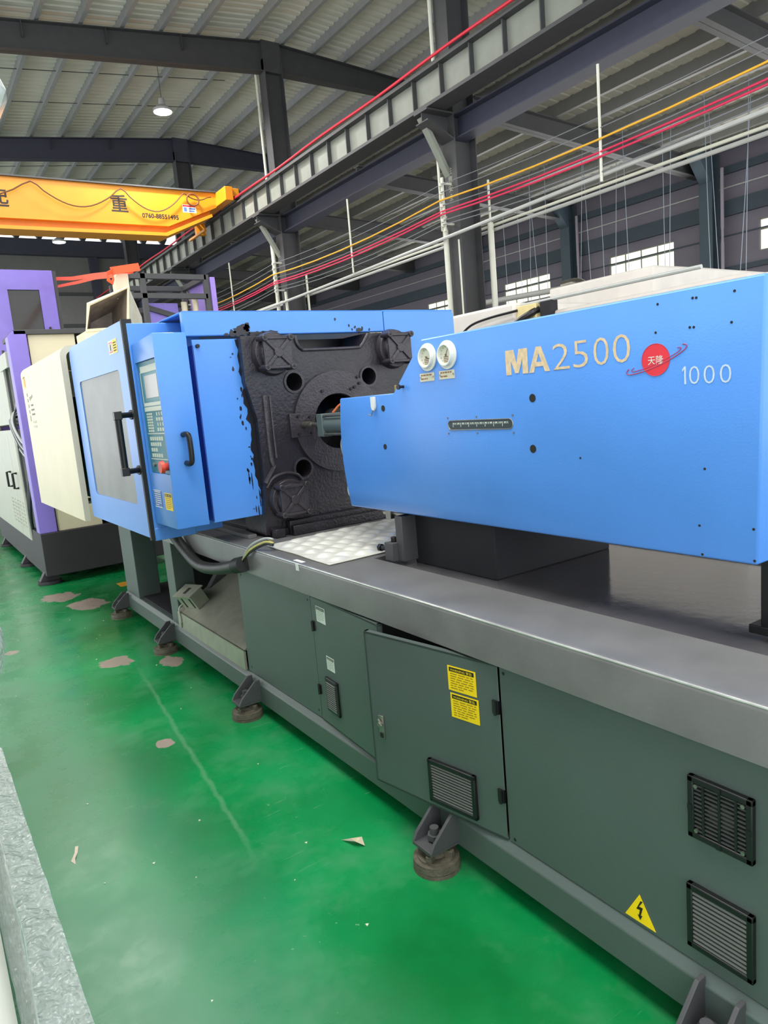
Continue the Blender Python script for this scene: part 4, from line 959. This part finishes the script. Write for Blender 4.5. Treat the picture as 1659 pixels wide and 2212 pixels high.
# ================================================================== NEIGHBOURING MACHINES
def neighbours():
    T = thing('purple_machine', (1.8, 9.5, 0), 'purple and cream moulding machine standing behind the cream rear guard', 'machine')
    p = lambda mb, n, m=None, par=T, **k: mb.build(n, m, par, **k)
    p(MB().prism([(1.06, .56), (1.06, 2.58), (1.12, 2.64), (1.235, 2.64), (1.235, .56)], 'y', 8.1, 8.3), 'corner_post', PURP, bevel=.006)
    p(MB().box(1.25, 1.70, 8.14, 8.2, .56, 2.60).box(1.26, 1.70, 8.13, 8.14, .56, 2.26), 'front_panel', CREAM, bevel=.004)
    p(MB().box(1.12, 2.3, 8.1, 9.0, 2.60, 2.645), 'top_trim', STEELG, bevel=.003)
    p(MB().box(1.70, 2.4, 8.2, 8.26, .56, 2.55), 'side_channel', STEELG, bevel=.003)
    p(MB().box(1.06, 2.4, 8.08, 12.1, .10, .56), 'base', mat('machine_base_dark', (46, 43, 48), .6, var=.1), bevel=.006)
    p(MB().box(1.3, 2.4, 8.2, 9.4, .56, 2.6), 'inner_block', DARK, smooth=False)
    p(MB().box(1.05, 1.6, 8.72, 12.0, .42, 1.66), 'cabinet', CABG, bevel=.006)
    p(MB().box(1.045, 1.05, 8.74, 9.27, .45, 1.62), 'cabinet_door', CABG, bevel=.002)
    p(MB().box(1.045, 1.05, 9.29, 11.9, .45, 1.62), 'cabinet_door', CABG, bevel=.002)
    for y in (9.02, 9.52):
        p(MB().tube([(1.045, y, 1.17), (1.0, y, 1.17), (1.0, y, 1.0), (1.045, y, 1.0)], .014, n=8, res=1), 'door_handle', BLACK)
    lou = MB()
    for r_ in range(7):
        for c_ in range(5): lou.box(1.036, 1.046, 8.85 + c_ * .22, 9.0 + c_ * .22, .56 + r_ * .045, .575 + r_ * .045)
    p(lou, 'louvres', CABG, smooth=False)
    p(MB().box(1.06, 1.6, 8.85, 12.0, 1.72, 2.42).box(1.05, 1.3, 8.4, 9.0, 2.30, 2.46), 'side_plate', CABG, bevel=.004)
    p(MB().box(1.055, 1.08, 8.63, 8.67, .5, 2.5), 'upright_strip', STEELG)
    for k in range(5):
        yy = 8.36 + .05 * k
        p(MB().tube([(1.12, yy + .3, 1.95 - .05 * k), (1.04, yy + .25, 1.75), (1.07, yy + .1, 1.55 - .02 * k), (1.12, yy - .2, 1.42 - .03 * k)], .014, n=6), 'loose_cable', CHIP if k % 2 else PIPE)
    for k in range(2): p(MB().tube([(1.12, 8.45 + .1 * k, 1.2), (1.06, 8.5 + .1 * k, .8), (1.08, 8.7, .45), (1.12, 8.8, .3)], .016, n=6), 'loose_cable', CHIP)
    for y in (8.25, 9.6, 11.6):
        p(MB().cyl((1.10, y, 0), (1.10, y, .035), .12, n=20).prism([(1.0, .035), (1.2, .035), (1.2, .2), (1.1, .2)], 'y', y - .05, y + .05), 'machine_foot', mat('machine_base_dark', (46, 43, 48), .6), bevel=.004)
    # tall purple enclosure further back
    T2 = thing('purple_enclosure', (2.0, 12.5, 0), 'tall purple enclosure with a dark window at the far left', 'enclosure')
    p(MB().box(1.30, 2.36, 12.2, 12.26, .3, 4.03), 'front_panel', PURP, T2, bevel=.006).name
    fpan = [o for o in T2.children][0]
    carve(fpan, [MB().box(1.70, 2.14, 12.0, 12.4, 3.02, 3.74)])
    p(MB().box(1.69, 2.15, 12.235, 12.25, 3.0, 3.75), 'window_pane', SMOKED, T2)
    p(MB().box(1.32, 2.34, 12.27, 14.0, .3, 4.0), 'enclosure_body', mat('enclosure_side', (120, 118, 128), .5), T2, smooth=False)
    p(MB().box(2.36, 2.42, 12.24, 12.30, .3, 4.03), 'corner_strip', STEELG, T2)
    p(MB().box(2.20, 2.225, 12.15, 12.2, 3.0, 3.18), 'door_latch', BLACK, T2, bevel=.004)
    p(MB().box(1.22, 1.30, 12.16, 12.26, .3, 3.9).box(1.05, 1.22, 12.1, 12.3, .3, 3.7), 'edge_strip', CREAM, T2, bevel=.004)
    # open frame with purple cladding
    T3 = thing('open_steel_frame', (2.9, 8.9, 0), 'dark grey open steel frame with purple cladding behind the blue top', 'frame')
    b = MB(); w = .03
    for (x, y) in ((2.60, 8.5), (3.36, 8.5), (2.46, 9.3), (3.36, 9.3)): b.box(x - w, x + w, y - w, y + w, 0, 3.30)
    for (y, z) in ((8.5, 3.27), (9.3, 3.27), (8.5, 3.05), (9.3, 3.0)): b.box(2.46, 3.36, y - w, y + w, z - w, z + w)
    for x in (2.48, 3.36): b.box(x - w, x + w, 8.5, 9.3, 3.24, 3.30)
    p(b, 'frame_bars', STEELG, T3, bevel=.003)
    p(MB().box(2.66, 3.05, 8.7, 8.73, 1.5, 3.0), 'cladding_panel', PURP, T3, bevel=.004); p(MB().box(3.40, 3.46, 8.45, 9.2, 1.5, 3.27), 'cladding_panel', PURPL, T3, bevel=.004)
    p(MB().prism([(2.66, 2.98), (3.05, 2.86), (3.05, 2.80), (2.66, 2.92)], 'y', 8.66, 8.7), 'cladding_bar', STEELG, T3)
    p(MB().cyl((3.10, 8.62, 1.5), (3.10, 8.62, 3.0), .035, n=12).cyl((3.24, 8.62, 1.5), (3.24, 8.62, 3.04), .035, n=12), 'white_tube', CREAM, T3)
    # open-fronted hopper standing on the clamp top
    T4 = thing('tilted_hopper', (1.85, 7.1, 2.2), 'cream rimmed grey hopper bin behind the blue safety gate top', 'hopper')
    rim = [(1.55, 2.48), (1.60, 2.71), (1.97, 2.865), (1.92, 2.50)]; cxm, czm = 1.76, 2.62
    back = [(1.66, 2.48), (1.69, 2.60), (1.90, 2.70), (1.88, 2.50)]
    b = MB().use(BRUSH); F_ = [(x, 6.9, z) for x, z in rim]; B_ = [(x, 7.3, z) for x, z in back]
    b.add(F_ + B_, [(4, 5, 6, 7)] + [(i, (i + 1) % 4, (i + 1) % 4 + 4, i + 4) for i in range(4)])
    b.add([(x + .005 * (1 if x > cxm else -1), y + .01, z + .006 * (1 if z > czm else -1)) for x, y, z in F_ + B_], [(7, 6, 5, 4)] + [(i + 4, (i + 1) % 4 + 4, (i + 1) % 4, i) for i in range(4)])
    p(b, 'hopper_body', None, T4, smooth=False, recalc=False)
    p(MB().tube([(x, 6.9, z) for x, z in rim], .018, n=6, res=1, closed=True), 'hopper_rim', CREAM, T4)
    p(MB().add([(1.97, 6.9, 2.86), (2.14, 7.2, 2.64), (2.14, 7.2, 2.48), (1.92, 6.9, 2.50), (1.985, 6.92, 2.86), (2.155, 7.22, 2.64), (2.155, 7.22, 2.48), (1.935, 6.92, 2.50)], [(0, 1, 2, 3), (7, 6, 5, 4), (0, 4, 5, 1), (1, 5, 6, 2), (2, 6, 7, 3), (3, 7, 4, 0)]), 'hopper_side', STAIN, T4, smooth=False)
    p(MB().box(1.54, 2.12, 6.9, 7.3, 2.207, 2.478), 'hopper_base', CREAM, T4, bevel=.006)
    p(MB().prism([(1.90, 2.78), (2.03, 2.86), (2.03, 3.02), (1.93, 3.02), (1.90, 2.97)], 'y', 7.05, 7.15).box(1.96, 2.03, 7.06, 7.14, 2.48, 2.9), 'hopper_post', CREAM, T4, bevel=.004)
    # orange lifting sling tied from the enclosure to the hopper post
    def ribbon(path, w, t=.004):
        b = MB(); P = [Vector(q) for q in path]; vs_ = []; n = len(P)
        for i, q in enumerate(P):
            d = (P[min(i + 1, n - 1)] - P[max(i - 1, 0)]).normalized(); up = Vector((0, 0, 1)); up = (up - d * up.dot(d)).normalized() if abs(d.z) < .95 else Vector((1, 0, 0)); s = d.cross(up)
            for (a, c) in ((-1, -1), (1, -1), (1, 1), (-1, 1)): vs_.append(q + up * (w / 2 * a) + s * (t / 2 * c))
        fs = [(i * 4 + k, i * 4 + (k + 1) % 4, i * 4 + 4 + (k + 1) % 4, i * 4 + 4 + k) for i in range(n - 1) for k in range(4)] + [(3, 2, 1, 0), ((n - 1) * 4, (n - 1) * 4 + 1, (n - 1) * 4 + 2, (n - 1) * 4 + 3)]
        return b.add(vs_, fs)
    T5 = thing('lifting_sling', (2.0, 7.0, 3.0), 'orange lifting sling tied to the cream hopper post', 'strap')
    p(ribbon([(2.40, 12.15, 3.90), (2.30, 10.6, 3.62), (2.18, 9.0, 3.36), (2.08, 7.4, 3.09), (2.07, 7.02, 3.04), (1.9, 7.02, 3.03)], .05), 'sling_band', STRAP, T5)
    p(ribbon([(2.40, 12.12, 3.78), (2.28, 10.2, 3.50), (2.16, 8.8, 3.30), (2.08, 7.4, 3.07)], .04), 'sling_band', STRAP, T5)
    p(ribbon([(1.89, 6.99, 3.03), (1.80, 6.9, 2.98), (1.80, 6.88, 2.92), (1.835, 6.9, 2.90), (1.86, 6.92, 2.95), (1.88, 7.0, 3.02)], .035), 'sling_loop', STRAP, T5)
    p(ribbon([(1.86, 6.98, 3.02), (2.02, 6.99, 3.05), (2.13, 7.0, 3.07)], .07), 'sling_knot', STRAP, T5)
neighbours()

# ================================================================== BEHIND THE BLUE COVER
def right_side():
    tag(MB().prism([(7.9, 0), (11.2, 0), (11.2, 2.99), (10.5, 2.95), (8.9, 2.97), (7.9, 2.97)], 'y', 5.5, 7.2).build('wrapped_crate', WRAP, bevel=.03), 'tall white plastic-wrapped crate behind the top right corner of the blue cover', 'crate')
    t = thing('wrapped_machine', (6, 6, 0), 'low pale plastic-wrapped machine behind the blue injection cover', 'machine')
    MB().box(5.5, 7.0, 3.0, 5.5, 0, 2.36).build('wrapped_body', TANW, t, bevel=.03); MB().box(5.5, 6.9, 5.5, 6.6, 0, 2.52).build('wrapped_body', WRAP, t, bevel=.03)
    MB().box(5.45, 5.62, 5.15, 5.42, 2.25, 2.46).build('terminal_box', mat('cream_box', (226, 208, 150), .5), t, bevel=.008)
    MB().box(5.45, 5.55, 4.95, 5.1, 2.30, 2.46).build('valve_block', DARK, t, bevel=.008)
    MB().tube([(5.5, 5.15, 2.40), (5.42, 5.2, 2.36), (5.40, 5.35, 2.30), (5.42, 5.5, 2.2)], .035, n=8).build('black_hose', BLACK, t)
    MB().tube([(5.44, 5.4, 2.42), (5.42, 5.8, 2.40), (5.42, 6.1, 2.36), (5.40, 6.3, 2.25)], .014, n=6).build('black_cable', BLACK, t)
    MB().cyl((5.5, 3.4, 2.47), (5.5, 5.4, 2.47), .018, n=8).build('edge_pipe', PIPE, t)
    t = thing('steel_duct', (9.6, 9.3, 3.0), 'steel duct with a bright elbow before the right wall', 'duct')
    MB().cyl((9.6, 8.2, 3.2), (9.6, 11.0, 3.3), .05, n=12).build('duct_pipe', PIPE, t)
    MB().tube([(9.6, 8.4, 3.22), (9.6, 8.15, 3.22), (9.6, 8.0, 3.12), (9.6, 7.95, 2.9), (9.6, 7.95, 0.0)], .11, n=14).build('duct_elbow', STEEL, t)
right_side()

# ================================================================== PLASTIC-WRAPPED CRATE BESIDE THE CAMERA
def wrapped():
    t = thing('plastic_wrapped_crate', (-.6, 2.6, 0), 'white crate wrapped in clear plastic film at the left edge', 'crate')
    MB().box(-1.4, .006, .80, 4.1, 0, 2.3).build('crate_body', WRAP, t, bevel=.03)
    film = mat_film(); n1, n2 = 120, 110; vs_ = []; fs = []
    for j in range(n2 + 1):
        s = j / n2                                  # 0 on the floor edge, then up the side
        for i in range(n1 + 1):
            y = .72 + 3.4 * i / n1
            if s < .22:
                q = s / .22; x = .19 - .168 * q; z = .004 + .012 * q + .014 * abs(noise.noise((x * 14, y * 9, 1)))
            else:
                q = (s - .22) / .78; z = .02 + 2.3 * q; x = .022 + .008 * noise.noise((y * 4, z * 4, 3))
                x += .127 * math.exp(-((y - .88) / .11) ** 2 - ((z - 2.0) / .085) ** 2) + .134 * math.exp(-((y - 2.2) / .25) ** 2 - ((z - 1.10) / .20) ** 2)
            w = .007 * noise.noise((y * 5, s * 16, 5)) + .003 * noise.noise((y * 17, s * 40, 8))
            vs_.append((x + (w if s >= .22 else w * .4), y, max(z + (w if s < .22 else 0), .002)))
    for j in range(n2):
        for i in range(n1): k = j * (n1 + 1) + i; fs.append((k, k + 1, k + n1 + 2, k + n1 + 1))
    MB().add(vs_, fs).build('plastic_film', film, t, recalc=False)
wrapped()
